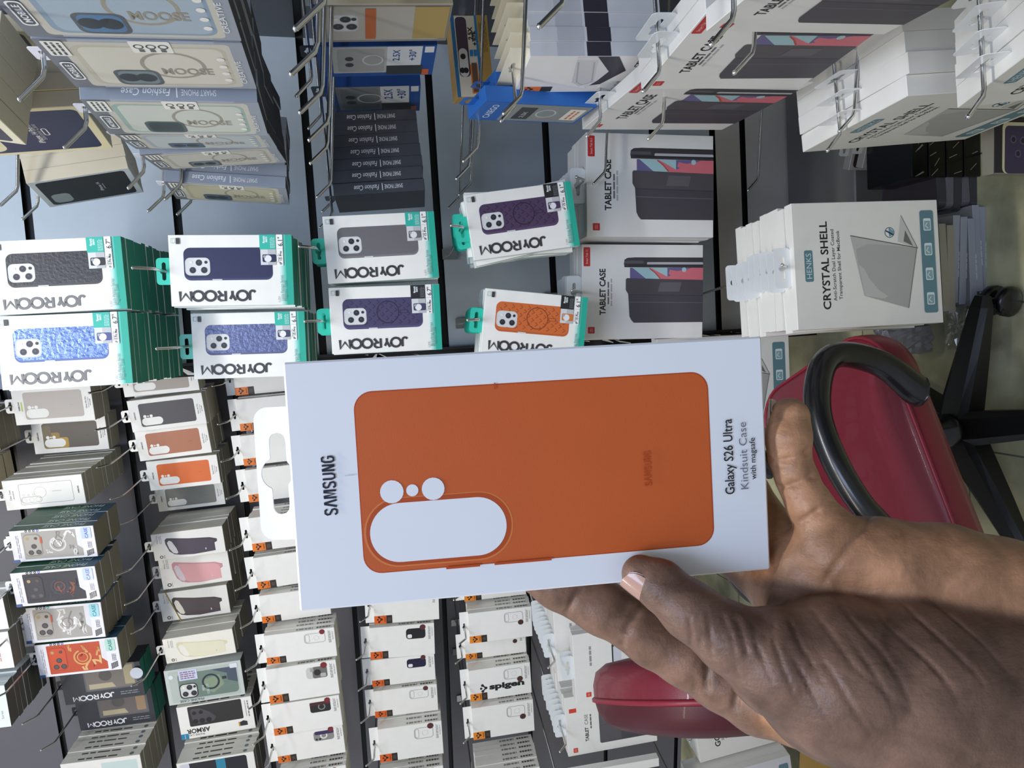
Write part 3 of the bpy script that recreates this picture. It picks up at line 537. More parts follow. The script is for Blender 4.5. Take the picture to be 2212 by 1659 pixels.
HAND={
 'palm':[[(-0.1033,0.2691,1.1788,0.0079),(-0.1073,0.2647,1.1725,0.0099),(-0.1169,0.2574,1.1632,0.0115),(-0.1288,0.2511,1.1486,0.0138),(-0.1388,0.2458,1.1312,0.0210),(-0.1479,0.2421,1.1080,0.0325),(-0.1590,0.2371,1.0764,0.0406),(-0.1703,0.2315,1.0346,0.0454),(-0.1868,0.2235,0.9618,0.0478)],
  [(-0.1036,0.2622,1.0928,0.0162),(-0.1092,0.2554,1.0725,0.0191),(-0.1174,0.2478,1.0458,0.0229),(-0.1276,0.2418,1.0222,0.0254),(-0.1569,0.2289,0.9540,0.0361)],
  [(-0.1278,0.2684,1.0958,0.0165),(-0.1406,0.2620,1.0673,0.0249),(-0.1554,0.2504,1.0153,0.0356),(-0.1790,0.2340,0.9404,0.0490)],
  [(-0.1499,0.2639,1.1048,0.0193),(-0.1552,0.2578,1.0714,0.0308)]],
 'pinky':[[(-0.0449,0.2742,1.1017,0.0086),(-0.0536,0.2730,1.1036,0.0094),(-0.0628,0.2723,1.1037,0.0084),(-0.0720,0.2701,1.1018,0.0082),(-0.0829,0.2664,1.0988,0.0093),(-0.0972,0.2626,1.0924,0.0133),(-0.1100,0.2588,1.0816,0.0162)]],
 'index':[[(-0.1078,0.3157,1.2166,0.0095),(-0.1185,0.3119,1.2015,0.0112),(-0.1299,0.3047,1.1830,0.0122),(-0.1383,0.2979,1.1697,0.0119),(-0.1441,0.2960,1.1621,0.0132),(-0.1516,0.2891,1.1497,0.0138),(-0.1607,0.2808,1.1365,0.0144),(-0.1681,0.2707,1.1240,0.0152),(-0.1683,0.2608,1.1100,0.0177),(-0.1637,0.2549,1.0863,0.0221)]],
 'middle':[[(-0.0952,0.3145,1.1434,0.0099),(-0.1054,0.3082,1.1223,0.0108),(-0.1215,0.2936,1.1069,0.0114),(-0.1268,0.2702,1.1064,0.0154),(-0.1377,0.2641,1.0900,0.0185)]],
 'ring':[[(-0.0675,0.3091,1.1150,0.0095),(-0.0839,0.3053,1.1053,0.0104),(-0.1052,0.2876,1.0992,0.0108),(-0.1131,0.2706,1.0997,0.0149),(-0.1258,0.2632,1.0831,0.0174)]],
}
CREASE={
 'palm':[[(-0.0894,0.2599,1.0704),(-0.0902,0.2598,1.0722),(-0.0909,0.2508,1.0840),(-0.0937,0.2482,1.0901),(-0.0973,0.2471,1.0950),(-0.1014,0.2472,1.0988),(-0.1060,0.2486,1.1015),(-0.1149,0.2555,1.1025),(-0.1176,0.2570,1.1025)],
  [(-0.1177,0.2465,1.1323),(-0.1200,0.2388,1.1375),(-0.1247,0.2336,1.1408),(-0.1280,0.2306,1.1412),(-0.1316,0.2286,1.1411),(-0.1362,0.2269,1.1399),(-0.1415,0.2261,1.1380),(-0.1456,0.2257,1.1360)],
  [(-0.1214,0.2560,1.1211),(-0.1191,0.2383,1.1307),(-0.1225,0.2327,1.1320),(-0.1265,0.2287,1.1322),(-0.1301,0.2265,1.1308),(-0.1330,0.2236,1.1302),(-0.1361,0.2208,1.1294),(-0.1412,0.2173,1.1279)],
  [(-0.1168,0.2490,1.1154),(-0.1172,0.2403,1.1188),(-0.1192,0.2327,1.1203),(-0.1218,0.2270,1.1206),(-0.1246,0.2229,1.1203),(-0.1277,0.2195,1.1196),(-0.1309,0.2166,1.1186),(-0.1332,0.2143,1.1164),(-0.1356,0.2125,1.1140),(-0.1384,0.2112,1.1110),(-0.1409,0.2095,1.1081),(-0.1433,0.2079,1.1053),(-0.1457,0.2062,1.1024),(-0.1490,0.2039,1.0979)],
  [(-0.1159,0.2467,1.1034),(-0.1157,0.2367,1.1080),(-0.1173,0.2308,1.1096),(-0.1195,0.2264,1.1099),(-0.1226,0.2215,1.1090),(-0.1262,0.2178,1.1072),(-0.1293,0.2154,1.1063),(-0.1323,0.2131,1.1055),(-0.1353,0.2109,1.1044),(-0.1394,0.2088,1.1040),(-0.1437,0.2071,1.1032),(-0.1507,0.2053,1.1016)],
  [(-0.1180,0.2440,1.0899),(-0.1184,0.2320,1.0960),(-0.1210,0.2251,1.0979),(-0.1230,0.2214,1.0967),(-0.1251,0.2180,1.0952),(-0.1274,0.2151,1.0934),(-0.1307,0.2117,1.0916),(-0.1337,0.2081,1.0900),(-0.1364,0.2057,1.0891),(-0.1392,0.2034,1.0881),(-0.1424,0.2017,1.0878),(-0.1456,0.2001,1.0873)],
  [(-0.1169,0.2395,1.0802),(-0.1188,0.2324,1.0816),(-0.1205,0.2255,1.0832),(-0.1222,0.2207,1.0831),(-0.1243,0.2168,1.0823),(-0.1264,0.2131,1.0814),(-0.1289,0.2099,1.0803),(-0.1315,0.2070,1.0789),(-0.1344,0.2045,1.0772),(-0.1385,0.2020,1.0763),(-0.1425,0.1996,1.0754)],
  [(-0.1176,0.2339,1.0694),(-0.1195,0.2300,1.0688),(-0.1207,0.2250,1.0694),(-0.1223,0.2208,1.0693),(-0.1245,0.2167,1.0685),(-0.1268,0.2129,1.0675),(-0.1294,0.2097,1.0660),(-0.1322,0.2063,1.0655),(-0.1353,0.2035,1.0644),(-0.1384,0.2009,1.0631)],
  [(-0.1188,0.2417,1.1459),(-0.1248,0.2364,1.1472),(-0.1310,0.2332,1.1459),(-0.1369,0.2299,1.1448)],
  [(-0.1114,0.2476,1.1652),(-0.1158,0.2458,1.1656),(-0.1208,0.2453,1.1653),(-0.1287,0.2471,1.1646),(-0.1350,0.2532,1.1622)],
  [(-0.1155,0.2477,1.1690),(-0.1222,0.2477,1.1680),(-0.1297,0.2514,1.1663)],
  [(-0.1132,0.2461,1.1623),(-0.1181,0.2443,1.1624),(-0.1233,0.2433,1.1621),(-0.1314,0.2445,1.1610)],
  [(-0.1153,0.2441,1.1565),(-0.1215,0.2407,1.1552),(-0.1282,0.2387,1.1547),(-0.1360,0.2393,1.1538)],
  [(-0.1263,0.2275,1.1275),(-0.1298,0.2230,1.1270),(-0.1335,0.2191,1.1263),(-0.1373,0.2166,1.1250),(-0.1412,0.2144,1.1237),(-0.1453,0.2127,1.1219),(-0.1505,0.2117,1.1194),(-0.1564,0.2116,1.1161)],
  [(-0.1259,0.2306,1.1374),(-0.1291,0.2281,1.1367),(-0.1327,0.2262,1.1355),(-0.1366,0.2249,1.1339),(-0.1399,0.2228,1.1330),(-0.1432,0.2206,1.1321),(-0.1467,0.2188,1.1309),(-0.1535,0.2172,1.1284)],
  [(-0.1217,0.2245,1.1154),(-0.1243,0.2207,1.1152),(-0.1273,0.2177,1.1145),(-0.1305,0.2151,1.1134),(-0.1343,0.2128,1.1125),(-0.1385,0.2112,1.1110),(-0.1426,0.2095,1.1096),(-0.1491,0.2080,1.1081)],
  [(-0.1173,0.2425,1.1515),(-0.1217,0.2396,1.1514),(-0.1281,0.2371,1.1509)]],
 'pinky':[[(-0.0801,0.2579,1.0951),(-0.0824,0.2570,1.1008),(-0.0855,0.2586,1.1044),(-0.0887,0.2625,1.1067),(-0.0934,0.2706,1.1060)],
  [(-0.0625,0.2745,1.1120),(-0.0619,0.2662,1.1095),(-0.0583,0.2642,1.1004)],
  [(-0.0749,0.2716,1.1095),(-0.0725,0.2643,1.1077),(-0.0692,0.2623,1.1006)]],
 'index':[[(-0.1177,0.2988,1.1951),(-0.1205,0.2986,1.1984),(-0.1304,0.3033,1.2013)],
  [(-0.1267,0.2937,1.1679),(-0.1292,0.2897,1.1728),(-0.1329,0.2886,1.1763),(-0.1426,0.2912,1.1792)],
  [(-0.1497,0.2731,1.1473),(-0.1590,0.2717,1.1490)],
  [(-0.1576,0.2648,1.1376),(-0.1657,0.2646,1.1398)],
  [(-0.1297,0.2894,1.1733),(-0.1350,0.2888,1.1783)]],
 'middle':[],
 'ring':[],
}
# ------------------------------------------------------------------ stacks of boxes on hooks
NL = Vector((math.sin(.14), math.cos(.14), 0)); D_BACK, D_LEFT, D_RIGHT = 1.66, 2.30, .66
def frame(x, y, z, yaw, pit, rol):
    r = Vector((math.cos(yaw), -math.sin(yaw), 0)); n = Vector((math.sin(yaw), math.cos(yaw), 0)); u = Vector((0, 0, 1))
    u2 = u*math.cos(pit) + n*math.sin(pit); ny = n*math.cos(pit) - u*math.sin(pit)
    r2 = r*math.cos(rol) + u2*math.sin(rol); u3 = -r*math.sin(rol) + u2*math.cos(rol)
    return Matrix(((r2.x, ny.x, u3.x, x), (r2.y, ny.y, u3.y, y), (r2.z, ny.z, u3.z, z), (0, 0, 0, 1)))
def tab_geo(b, kind, W, H, T, m):
    y = T*.55; z = H/2
    if kind == 'euro': slot_plate(b, -.19*W, z - .001, .19*W, z + .024, .006, (0, z + .012, slot(.13*W, .0032, .0052)), y, .0006, m, 32)
    elif kind == 'full': slot_plate(b, -.5*W, z - .001, .5*W, z + .026, .001, (0, z + .013, slot(.13*W, .003, .0048)), y, .0006, m, 32)
    elif kind == 'clear': slot_plate(b, -.034, z - .001, .034, z + .03, .007, (0, z + .014, slot(.02, .0035, .0065)), y, .0007, m, 32)
    elif kind == 'small': slot_plate(b, -.13*W, z - .001, .13*W, z + .02, .004, (0, z + .010, slot(.06*W, .003)), y, .0006, m, 24)
def carton(b, D, W, H, T, front=None, fine=True):
    mats = {'front': M(front or D[0], .38), 'side': M(D[1], .5), 'left': M(D[1], .5), 'right': M(D[2], .45), 'bottom': M(D[3], .6), 'top': M(D[1], .5), 'back': M(D[1], .5)}
    (b.cbox((0, T/2, 0), (W, T, H), .0007, mats) if fine else b.box((0, T/2, 0), (W, T, H), mats))
    if D[7]: D[7](Art(b, W, H, T, 'right'))
HOOKS = 0
HOOK_LABELS = set()
def hook(tabp, ny, e, Lw, label, group=None, r=.0026, tip=.034, rise=None):
    """chrome rod from the wall through the hang hole, tip bent upward"""
    up = Vector((0, 0, 1)); p = Vector(tabp); f = -ny; t = (f*.72 + up*.69).normalized()
    k = p + f*e; pts = [p + ny*Lw, p + ny*Lw*.5, p, k - f*.006, k + t*.003, k + t*tip*.5, k + t*tip]
    b = B(); b.tube(pts, r, CHROME, 8); b.lathe([(0, -.001), (r*1.15, 0), (r*1.15, .0015), (0, .0028)], M('f2f2f2', .1, 1), 8, tuple(pts[-1]))
    n2 = Vector((ny.x, ny.y, 0)).normalized(); w = p + ny*(Lw - .004); s = Vector((n2.y, -n2.x, 0))*.012
    rows = [[tuple(w + s*a + up*c*.018 + n2*d) for a, c in ((-1,-1),(1,-1),(1,1),(-1,1))] for d in (0, .003)]
    b.grid(rows, CHROME, True); b.poly(rows[0], CHROME)
    o = b.obj('display_hook', smooth=True); return tag(o, label, 'hook', group)
ORD = ['front', 'second', 'third', 'fourth', 'fifth', 'sixth', 'seventh', 'eighth', 'ninth', 'tenth', 'eleventh', 'twelfth', 'thirteenth', 'fourteenth', 'fifteenth']
NAME = {'tab': 'tablet_case_box', 'hen': 'laptop_shell_box', 'glas': 'screen_protector_box', 'cased': 'window_case_box', 'fash': 'window_case_box', 'joyb': 'window_case_box', 'green': 'window_case_box', 'casego': 'window_case_box'}
CAT = {'tab': 'tablet case box', 'hen': 'laptop case box', 'glas': 'screen protector box'}
def stack(key, des, P, T, n, e, desc, short, grp, wall, tabs=False, pose=None, hk=True, jit=.010, gap=.0004):
    x, y, z, W, H, yaw, pit, rol = pose or POSE[key]; D = DES[des]; rnd = random.Random(sum(map(ord, key)))
    Mx = frame(x, y, z, yaw, pit, rol); ny = Mx.to_3x3() @ Vector((0, 1, 0))
    nm = NAME.get(des, 'phone_case_box'); ct = CAT.get(des, 'phone case box')
    root = thing(nm, Mx, desc, ct, grp)
    b = B(); carton(b, D, W, H, T, P.get('front')); a = Art(b, W, H, T); D[6](a, P); b.obj('carton', root)
    if D[4] != 'none': tb = B(); tab_geo(tb, D[4], W, H, T, M(D[5], .3) if D[4] != 'clear' else M(D[5], .25)); tb.obj('hang_tab', root)
    if D[8]: w = B(); w.box((0, -.0032, -.03*H), (W*.9, .0012, H*.86), CLEAR); w.obj('clear_window', root)
    if n > 1:
        b2 = B(); carton(b2, D, W, H, T, P.get('front'), False)
        me = b2.mesh('carton'); tm = None
        if D[4] != 'none':
            t2 = B(); tab_geo(t2, D[4], W, H, T, M(D[5], .3)); tm = t2.mesh('hang_tab')
        for i in range(1, n):
            Mi = Mx @ Matrix.Translation((rnd.uniform(-.002, .002), i*(T + gap), rnd.uniform(-.0015, .0015))) @ Matrix.Rotation(rnd.uniform(-jit, jit), 4, 'Y')
            lab = '%s box behind the %s' % (ORD[i], short)
            if tabs and tm:
                r2 = thing(nm, Mi, lab, ct, grp); o = bpy.data.objects.new('carton', me); COL.objects.link(o); o.parent = r2; o2 = bpy.data.objects.new('hang_tab', tm); COL.objects.link(o2); o2.parent = r2
            else:
                o = bpy.data.objects.new(nm, me); COL.objects.link(o); o.matrix_world = Mi; tag(o, lab, ct, grp)
    if hk:
        dz = {'clear': .014, 'small': .010}.get(D[4], .012); p = Mx @ Vector((0, T*.5, H/2 + dz)) ; p = p - (Mx.to_3x3() @ Vector((0, 0, 1)))*-.0
        if wall == 'B': Lw = (D_BACK - p.y)/ny.y
        elif wall == 'L': Lw = (D_LEFT - p.dot(NL))/ny.dot(NL)
        else: Lw = (D_RIGHT - p.x)/ny.x
        hook(p, ny, e, Lw - .002, 'chrome display hook carrying the %s' % short, 'display hooks')
    return root
GJ = 'teal edged phone case boxes'
S = stack
S('A', 'joy', dict(c=M('35312f', .34, 0, .2, .05, .3, 200.0), c2='474240', c3='2b2826', size='6.7"', model='iP 15 Pro Max', serie='Litchi Pattern Series', ink='767270'), .018, 14, .05, 'white teal-edged box with matte black case print, cut by the left frame edge', 'black-case teal-edged box', GJ, 'B')
S('B', 'joy', dict(c=M('6a7fba', .22, .35, 0, .05, 1.0, 130.0), c2='5a6ca6', c3='4a5488', leather=('8ea0d4', '5a6cab', 'a9b8e2', '4c5c98'), size='6.7"', model='iP 15 Pro Max', serie='Litchi Pattern Series', ink='7a7674', cf='c3cbe2'), .018, 14, .05, 'white teal-edged box with crinkled shiny blue case print, at the left frame edge', 'crinkled-blue-case teal-edged box', GJ, 'B')
S('C', 'joy', dict(c='27294f', c2='3a3d66', size='6.1"', model='iP 15 Pro', serie='Litchi Pattern Series'), .018, 10, .045, 'white teal-edged box with plain navy case print under the fashion case stacks', 'navy-case teal-edged box', GJ, 'B')
S('D', 'joy', dict(c=M('646b92', .3, .2, 0, .05, .9, 150.0), c2='575d83', c3='3c405c', leather=('7a82aa', '555c84', '8890b6'), size='6.1"', model='iP 15 Pro', serie='Litchi Pattern Series'), .018, 8, .06, 'white teal-edged box with slate blue leather case print, beside held box corner', 'slate-blue-case teal-edged box', GJ, 'B')
S('E', 'joy', dict(c='6d6a6c', c2='7c797b', size='6.1"', model='iP 15 Pro', serie='Litchi Pattern Series'), .018, 5, .05, 'white teal-edged box with plain grey case print', 'grey-case teal-edged box', GJ, 'B', True)
S('F', 'joy', dict(c='453e62', c2='534c72', woven='211c35', size='6.7"', model='iP 15 Pro Max', serie='Braiding Series'), .018, 5, .05, 'white teal-edged box with deep violet woven case print below the grey-case box', 'deep-violet-woven-case box', GJ, 'B', True)
S('G', 'joy', dict(c='4b3757', c2='5b4768', woven='24172c', size='6.1"', model='iP 15 Pro', serie='Braiding Series'), .018, 7, .03, 'tilted white teal-edged box with dark purple woven case print and magnet ring', 'tilted purple-woven-case box', GJ, 'B', True, jit=.09)
S('H', 'joy', dict(c='d0692f', c2='c05d28', woven='8a3c16', c3='cf7a3c', size='6.1"', model='iP 15 Pro', serie='Braiding Series'), .018, 7, .055, 'white teal-edged box with orange woven case print, cut by the held box', 'orange-woven-case box', GJ, 'B', True, jit=.03)
GT = 'tablet case boxes on the back wall'
S('T1', 'tab', dict(sz='Smart Tab S6.5'), .022, 7, .05, 'white tablet case box on back wall, one above, beneath reflected hooks', 'upper back-wall tablet box', GT, 'B', True)
S('T2', 'tab', dict(sz='Smart Tab 12', fr='4c464b'), .022, 5, .05, 'white tablet case box on back wall touching the held box', 'lower back-wall tablet box', GT, 'B', True)
GH = 'laptop shell boxes on the back wall'
S('K', 'hen', {}, .0225, 9, .012, 'white laptop crystal shell box facing the camera, grey laptop drawing, teal icon band', 'crystal shell laptop box', GH, 'B', True, jit=.03)
S('K2', 'hen', {}, .0225, 2, .03, 'white laptop shell box half hidden behind the held box, icon band showing', 'half hidden laptop shell box', GH, 'B')
# left wall ---------------------------------------------------------------------------------
GS = 'slim phone case boxes on the left wall'
S('a1', 'sam', dict(c='bdb4ab', emb='b2a9a0', pill=1), .02, 5, .14, 'white slim box with pale greige case print and lime pill', 'pale greige case box', GS, 'L')
S('a2', 'sam', dict(c='5a5148', emb='504840', cloud=[('b8922e', 0, .3), ('9a7a32', 0, .45), ('6f6244', .05, .66)]), .02, 4, .17, 'white slim box with gold and charcoal brushed case print', 'gold and charcoal case box', GS, 'L')
S('clear', 'sam', dict(clear=1, front='f7f5ee'), .02, 13, .10, 'white box with thin outlined clear case drawing, deep stack behind', 'clear-case-drawing box', GS, 'L')
ln = ('f2f0f2', 'd6d4d6', 'fafafc')
S('case1', 'cased', dict(c='b4b0ab', bg='aaa6a1', l=('d9d7d5', 'f6f4f4', '85807b'), cam='8f8981', cam2='b0a9a1', acc=1, seed=3), .028, 5, .11, 'white-framed window box, pale graffiti case, purple lettering, green sides, upper of two pale', 'upper pale graffiti window box', GS, 'L')
S('case2', 'cased', dict(c='2c2d3c', bg='2b2c38', l=('35364a', '3d3e50', '8a4a34'), cam='23242c', cam2='34353f', seed=4, holo='c2d2f0', wc='6a78c0'), .028, 5, .11, 'white-framed window box holding a glossy black case', 'glossy black window box', GS, 'L')
S('case3', 'cased', dict(c='b8b4af', bg='aeaaa5', l=('dddbd9', 'f8f7f6', '8a8580'), cam='948e86', cam2='b5aea6', acc=1, seed=5, holo='a9dfe8', wc='3a9aae', dotc='35c9b0'), .028, 5, .11, 'white-framed window box, pale graffiti case, aqua lettering, just above the red one', 'lower pale graffiti window box', GS, 'L')
S('case4', 'cased', dict(c='c8492a', bg='c24a2c', l=('d9a464', 'b03c22', 'e0b478'), cam='b9401f', cam2='cf4f2c', seed=6, holo='b8ded0', wc='2f8a86', word='CASE'), .028, 4, .14, 'white-framed window box holding a red and tan swirl case', 'red swirl window box', GS, 'L')
S('jb1', 'joyb', {}, .028, 3, .13, 'black window box with white vertical lettering, round silver sticker nearby, upper of two', 'upper black window box', GS, 'L')
S('jb2', 'joyb', dict(c='6b6462', c2='a08468'), .028, 3, .13, 'black window box with white vertical lettering, lower of two', 'lower black window box', GS, 'L')
S('sp1', 'stub', {}, .022, 9, .16, 'white box with teal drop print at the bottom left corner of photo', 'teal drop box', GS, 'L')
S('r0a', 'glow', {}, .02, 4, .10, 'white bright box with dark green wave print at left frame edge, upper', 'upper green-wave box', GS, 'L')
S('r0b', 'glow', {}, .02, 3, .12, 'white bright box with dark green wave print at left frame edge, lower', 'lower green-wave box', GS, 'L')
S('r0c', 'sea', {}, .02, 9, .14, 'white box with sea-teal print at lower left frame edge', 'sea-teal print box', GS, 'L')
S('r0d', 'stub', dict(front='d4d3d2'), .02, 5, .1, 'grey box cut by left frame edge beside the greige and gold case boxes', 'grey left-edge box', GS, 'L')
S('r0e', 'pic', dict(c='17171a', front='1d1d20'), .02, 4, .1, 'black box at left frame edge above the clear case drawing box', 'black left-edge box', GS, 'L', hk=False)
S('s1', 'sam', dict(c='a79c92', emb='988d83'), .02, 3, .1, 'white slim box with taupe case print partly behind teal stack', 'taupe case box', GS, 'L')
S('s2', 'sam', dict(c='3d393f', emb='4a464c'), .02, 7, .115, 'white slim box with charcoal black case print', 'charcoal case box', GS, 'L')
S('s3', 'sam', dict(c='ad6b4c', emb='94583c'), .02, 7, .16, 'white slim box with brown leather-tone case print', 'brown case box', GS, 'L')
S('s4', 'sam', dict(c='dc6722', emb='cc5a1a'), .02, 7, .16, 'white slim box with bright orange case print on the left wall', 'small orange case box', GS, 'L')
S('s5', 'sam', dict(c='85847d', emb='777670'), .02, 3, .17, 'white slim box with grey case print below the orange one', 'small grey case box', GS, 'L')
S('s6', 'sil', dict(c='3d3146', d='33283c'), .022, 8, .15, 'white box with dark plum silicone case drawn in perspective', 'plum silicone box', GS, 'L')
S('s7', 'sil', dict(c='dfa3a6', d='c98e94', hole='d9cbd2'), .022, 8, .16, 'white box with pink silicone case drawing', 'pink silicone box', GS, 'L')
S('s8', 'sil', dict(c='463a3f', d='3a2f33', hole='d8d2c4'), .022, 8, .12, 'white box with dark brown silicone case under a rubber band', 'brown silicone box', GS, 'L')
S('s9', 'sil', dict(c='e8e2c6', d='dcd5b4', hole='efece0', front='f0ecdf'), .022, 8, .14, 'cream box with ivory silicone case drawing', 'ivory silicone box', GS, 'L')
S('s10', 'green', {}, .024, 2, .02, 'clear plastic box holding green patterned case with black magnet ring', 'clear green-case box', GS, 'L', hk=False)
S('s11', 'armor', {}, .023, 6, .1, 'white box with black case print and bold armor lettering', 'armor lettering box', GS, 'L', hk=False)
S('s12', 's12', {}, .021, 6, .1, 'white box with black and teal case print at bottom frame edge', 'black and teal print box', GS, 'L')
GP = 'orange label phone case boxes'
row = {'g': "photo's first orange-label column", 'h': 'middle orange-label column', 'i': 'last orange-label column'}
gp = {'g1': ('blank', 'plain face, topmost'), 'g2': ('blank', 'plain face, second from top'), 'g3': ('blank', 'third from top, seen through tab slot'), 'g4': ('blank', 'fourth from top, behind hang tab'), 'g5': ('blank', 'fifth from top, beside hang tab'),
 'gA': ('blank', 'sixth from top, beside held box'), 'gB': ('blank', 'seventh from top, under held box corner'), 'gC': ('clear', 'clear case drawing'), 'gD': ('camo', 'light camouflage case print'), 'gE': ('dark', 'dark cutaway case print'), 'gF': ('gear', 'grey gear case print'), 'g6': ('blank', 'cut by bottom frame edge')}
for k, (p, w) in gp.items(): S(k, 'spig', dict(p=p, o='e8791f' if p == 'blank' else 'e27426', dot='7c2a30'), .021, {'g6':5,'g1':1,'g2':2,'g3':1,'g4':1,'gA':2,'gB':2}.get(k, 4), .075, 'white box in %s, %s' % (row['g'], w), 'first-column box, ' + w, GP, 'L')
for k, (p, w) in {'hA': ('blank', 'plain face, under held box edge'), 'hB': ('black', 'black case print'), 'hC': ('navy', 'navy case print'), 'hD': ('clear', 'clear case drawing below navy'), 'hE': ('clear', 'lowest, clear case drawing'), 'h6': ('blank', 'cut by bottom frame edge')}.items(): S(k, 'spig', dict(p=p, o='e2631c', dot='5a2a2a'), .021, {'hE':4,'hB':2,'hD':2,'h6':5}.get(k, 1), .06, 'white box in %s, %s' % (row['h'], w), 'middle-column box, ' + w, GP, 'L')
for k, (p, w) in {'i0': ('blank', 'topmost under held box edge'), 'iA': ('clear', 'clear case drawing, upper'), 'iB': ('blank', 'sunk back, half covered'), 'iC': ('clear', 'bagged with big black lettering'), 'iD': ('clear', 'clear case drawing, lowest'), 'i6': ('blank', 'cut by bottom frame edge')}.items(): S(k, 'spig', dict(p=p, o='ea8a24', rt=0, dot='4a2a26', word=(k == 'iC')), .021, {'iA':4,'iC':4,'iD':3,'iB':2,'i6':7}.get(k, 1), .06, 'white box in %s, %s' % (row['i'], w), 'last-column box, ' + w, GP, 'L')
GT2 = 'tablet case boxes on the left wall'
S('tA', 'tab', dict(kind=1), .022, 9, .07, 'white tablet stand box set back behind the pointing finger', 'set back tablet stand box', GT2, 'L', True)
S('tB', 'tab', dict(kind=1), .02, 2, .02, 'white tablet stand box with pale grid print above red chair back', 'grid print tablet box', GT2, 'L', True, hk=False)
S('tC', 'tab', dict(kind=2), .022, 9, .07, 'white tablet case box with dark grey folio print behind red chair back', 'grey folio tablet box', GT2, 'L', True)
S('tD', 'tab', dict(sz='Smart Tab'), .022, 1, .05, 'white tablet case box cut by bottom frame edge, pink screen print', 'bottom-edge tablet box', GT2, 'L')
GH2 = 'laptop shell boxes on the left wall'
gw = ('GOTHIC SHELL', 'Slim Hybrid Ultra-Light Protective', 'Cover for MacBook')
S('GO', 'hen', dict(gothic=1, w=gw), .0225, 5, .045, 'white laptop gothic shell box beside the hand', 'gothic shell laptop box', GH2, 'L')
S('GO2', 'hen', dict(front='cfcdd2'), .0225, 4, .045, 'grey-white laptop shell box below the gothic one at bottom edge', 'bottom-edge laptop shell box', GH2, 'L')
# right wall --------------------------------------------------------------------------------
GF = 'grey window phone case boxes on the right wall'
f1 = POSE['F1']
S('F0', 'fash', dict(c='8fa2b4', c2='a9b8c4', cam='5a7fa6'), .0195, 2, .045, 'grey window case box cut by the top frame edge, blue tinted case', 'top-edge window case box', GF, 'R', pose=(f1[0]+.006, f1[1]-.118, f1[2]+.004) + f1[3:])
S('F1', 'fash', {}, .0195, 4, .02, 'grey window case box with beige ring case, nearest full one at top left', 'nearest beige window case box', GF, 'R')
S('F2', 'fash', dict(c='9fb5aa', c2='cfd2c6', cam='2c4a46'), .0195, 6, .02, 'grey window case box with green camera case, second full one', 'green camera window case box', GF, 'R')
S('F3', 'fash', dict(c='aab4bb', c2='c2c8c8', cam='4f6a86'), .0195, 5, .03, 'grey window case box sliver between green one and tilted one', 'sliver window case box', GF, 'R', hk=False)
S('F4', 'fash', dict(c='b4b0a2', c2='c9c6ba'), .0195, 5, .02, 'grey window case box tilted forward, fourth at top left', 'tilted window case box', GF, 'R')
S('F5', 'fash', dict(c='b7b294', c2='c6c1a6', cam='4f6a7c'), .0195, 6, .02, 'grey window case box farthest, small olive tinted case', 'farthest olive window case box', GF, 'R')
S('DK', 'fashd', {}, .0222, 7, .03, 'dark grey shaded case box, lowest of a tall pile of dark spines', 'lowest dark spine box', 'dark shaded phone case boxes', 'R', jit=.004)  # dark copy of the grey case boxes, shade put into the colours
GR = 'blue phone case boxes on the right wall'
S('rx1', 'blue', {}, .03, 2, .04, 'blue box with grey case print and white panel, nearer one', 'nearer blue case box', GR, 'R')
S('rx2', 'blue', dict(c='8b8e90', c2='7d8082'), .03, 1, .04, 'blue box with grey case print and white panel, farther shaded one', 'farther blue case box', GR, 'R')  # same box with darker print greys, shade put into the colour
rp = POSE['rx1']
S('rx0', 'pic', dict(c='b9b3aa', front='8f8a84', f=[lambda a, P: lens3(a, .3, .08, .75, .3), lambda a, P: a.rr(.1, .35, .9, .43, 0, 'c0622c'), lambda a, P: a.rr(.1, .72, .95, .98, 0, 'b59a5c')]), .03, 2, .04, 'silver grey case box above the blue ones, camera print and gold corner', 'silver camera print box', GR, 'R', pose=(rp[0]+.0, rp[1]-.13, rp[2]) + rp[3:], hk=False)
S('rxa', 'pic', dict(c='c4c2b8', front='a5a39a', f=[lambda a, P: [a.circ(.3 + .2*k, .6, .06, '2f3a3a') for k in range(3)]]), .03, 1, .04, 'pale case box with three dark dots at the top frame edge', 'three-dot case box', GR, 'R', pose=(rp[0]+.0, rp[1]-.255, rp[2]) + rp[3:], hk=False)
S('GL', 'glas', {}, .0195, 7, .05, 'white screen protector box with orange corner label, nearest of leaning pile', 'orange-corner screen protector box', 'screen protector boxes', 'R', True)
S('c1', 'casego', {}, .024, 1, .05, 'blue window case box under the screen protector boxes, upper', 'upper blue window box', GR, 'R', hk=False)
S('c2', 'casego', {}, .024, 1, .05, 'blue window case box under the screen protector boxes, lower', 'lower blue window box', GR, 'R', hk=False)
GT3 = 'tablet case boxes on the right wall'
S('t1', 'tab', {}, .022, 1, .03, 'white tablet case box seen edge on, farthest along right wall', 'farthest right-wall tablet box', GT3, 'R', True)
S('t2', 'tab', {}, .022, 2, .03, 'white tablet case box in strong perspective, middle along right wall', 'middle right-wall tablet box', GT3, 'R', True)
S('t3', 'tab', {}, .022, 1, .03, 'white tablet case box at top frame edge with red corner label', 'top-edge tablet box', GT3, 'R', True)
GM = 'laptop shell boxes on the right wall'
S('m1', 'hen', {}, .0265, 4, .02, 'white wrapped laptop shell box hanging edge on, lowest of four', 'lowest wrapped laptop box', GM, 'R', True, jit=.03)
S('m2', 'hen', {}, .0265, 4, .03, 'white laptop shell box at upper right corner, nearest of four', 'corner laptop shell box', GM, 'R', True, pose=(.249, .591, .453, .195, .24, 1.52, .0, .42), jit=.03)
GI = 'cream phone case boxes at top left'
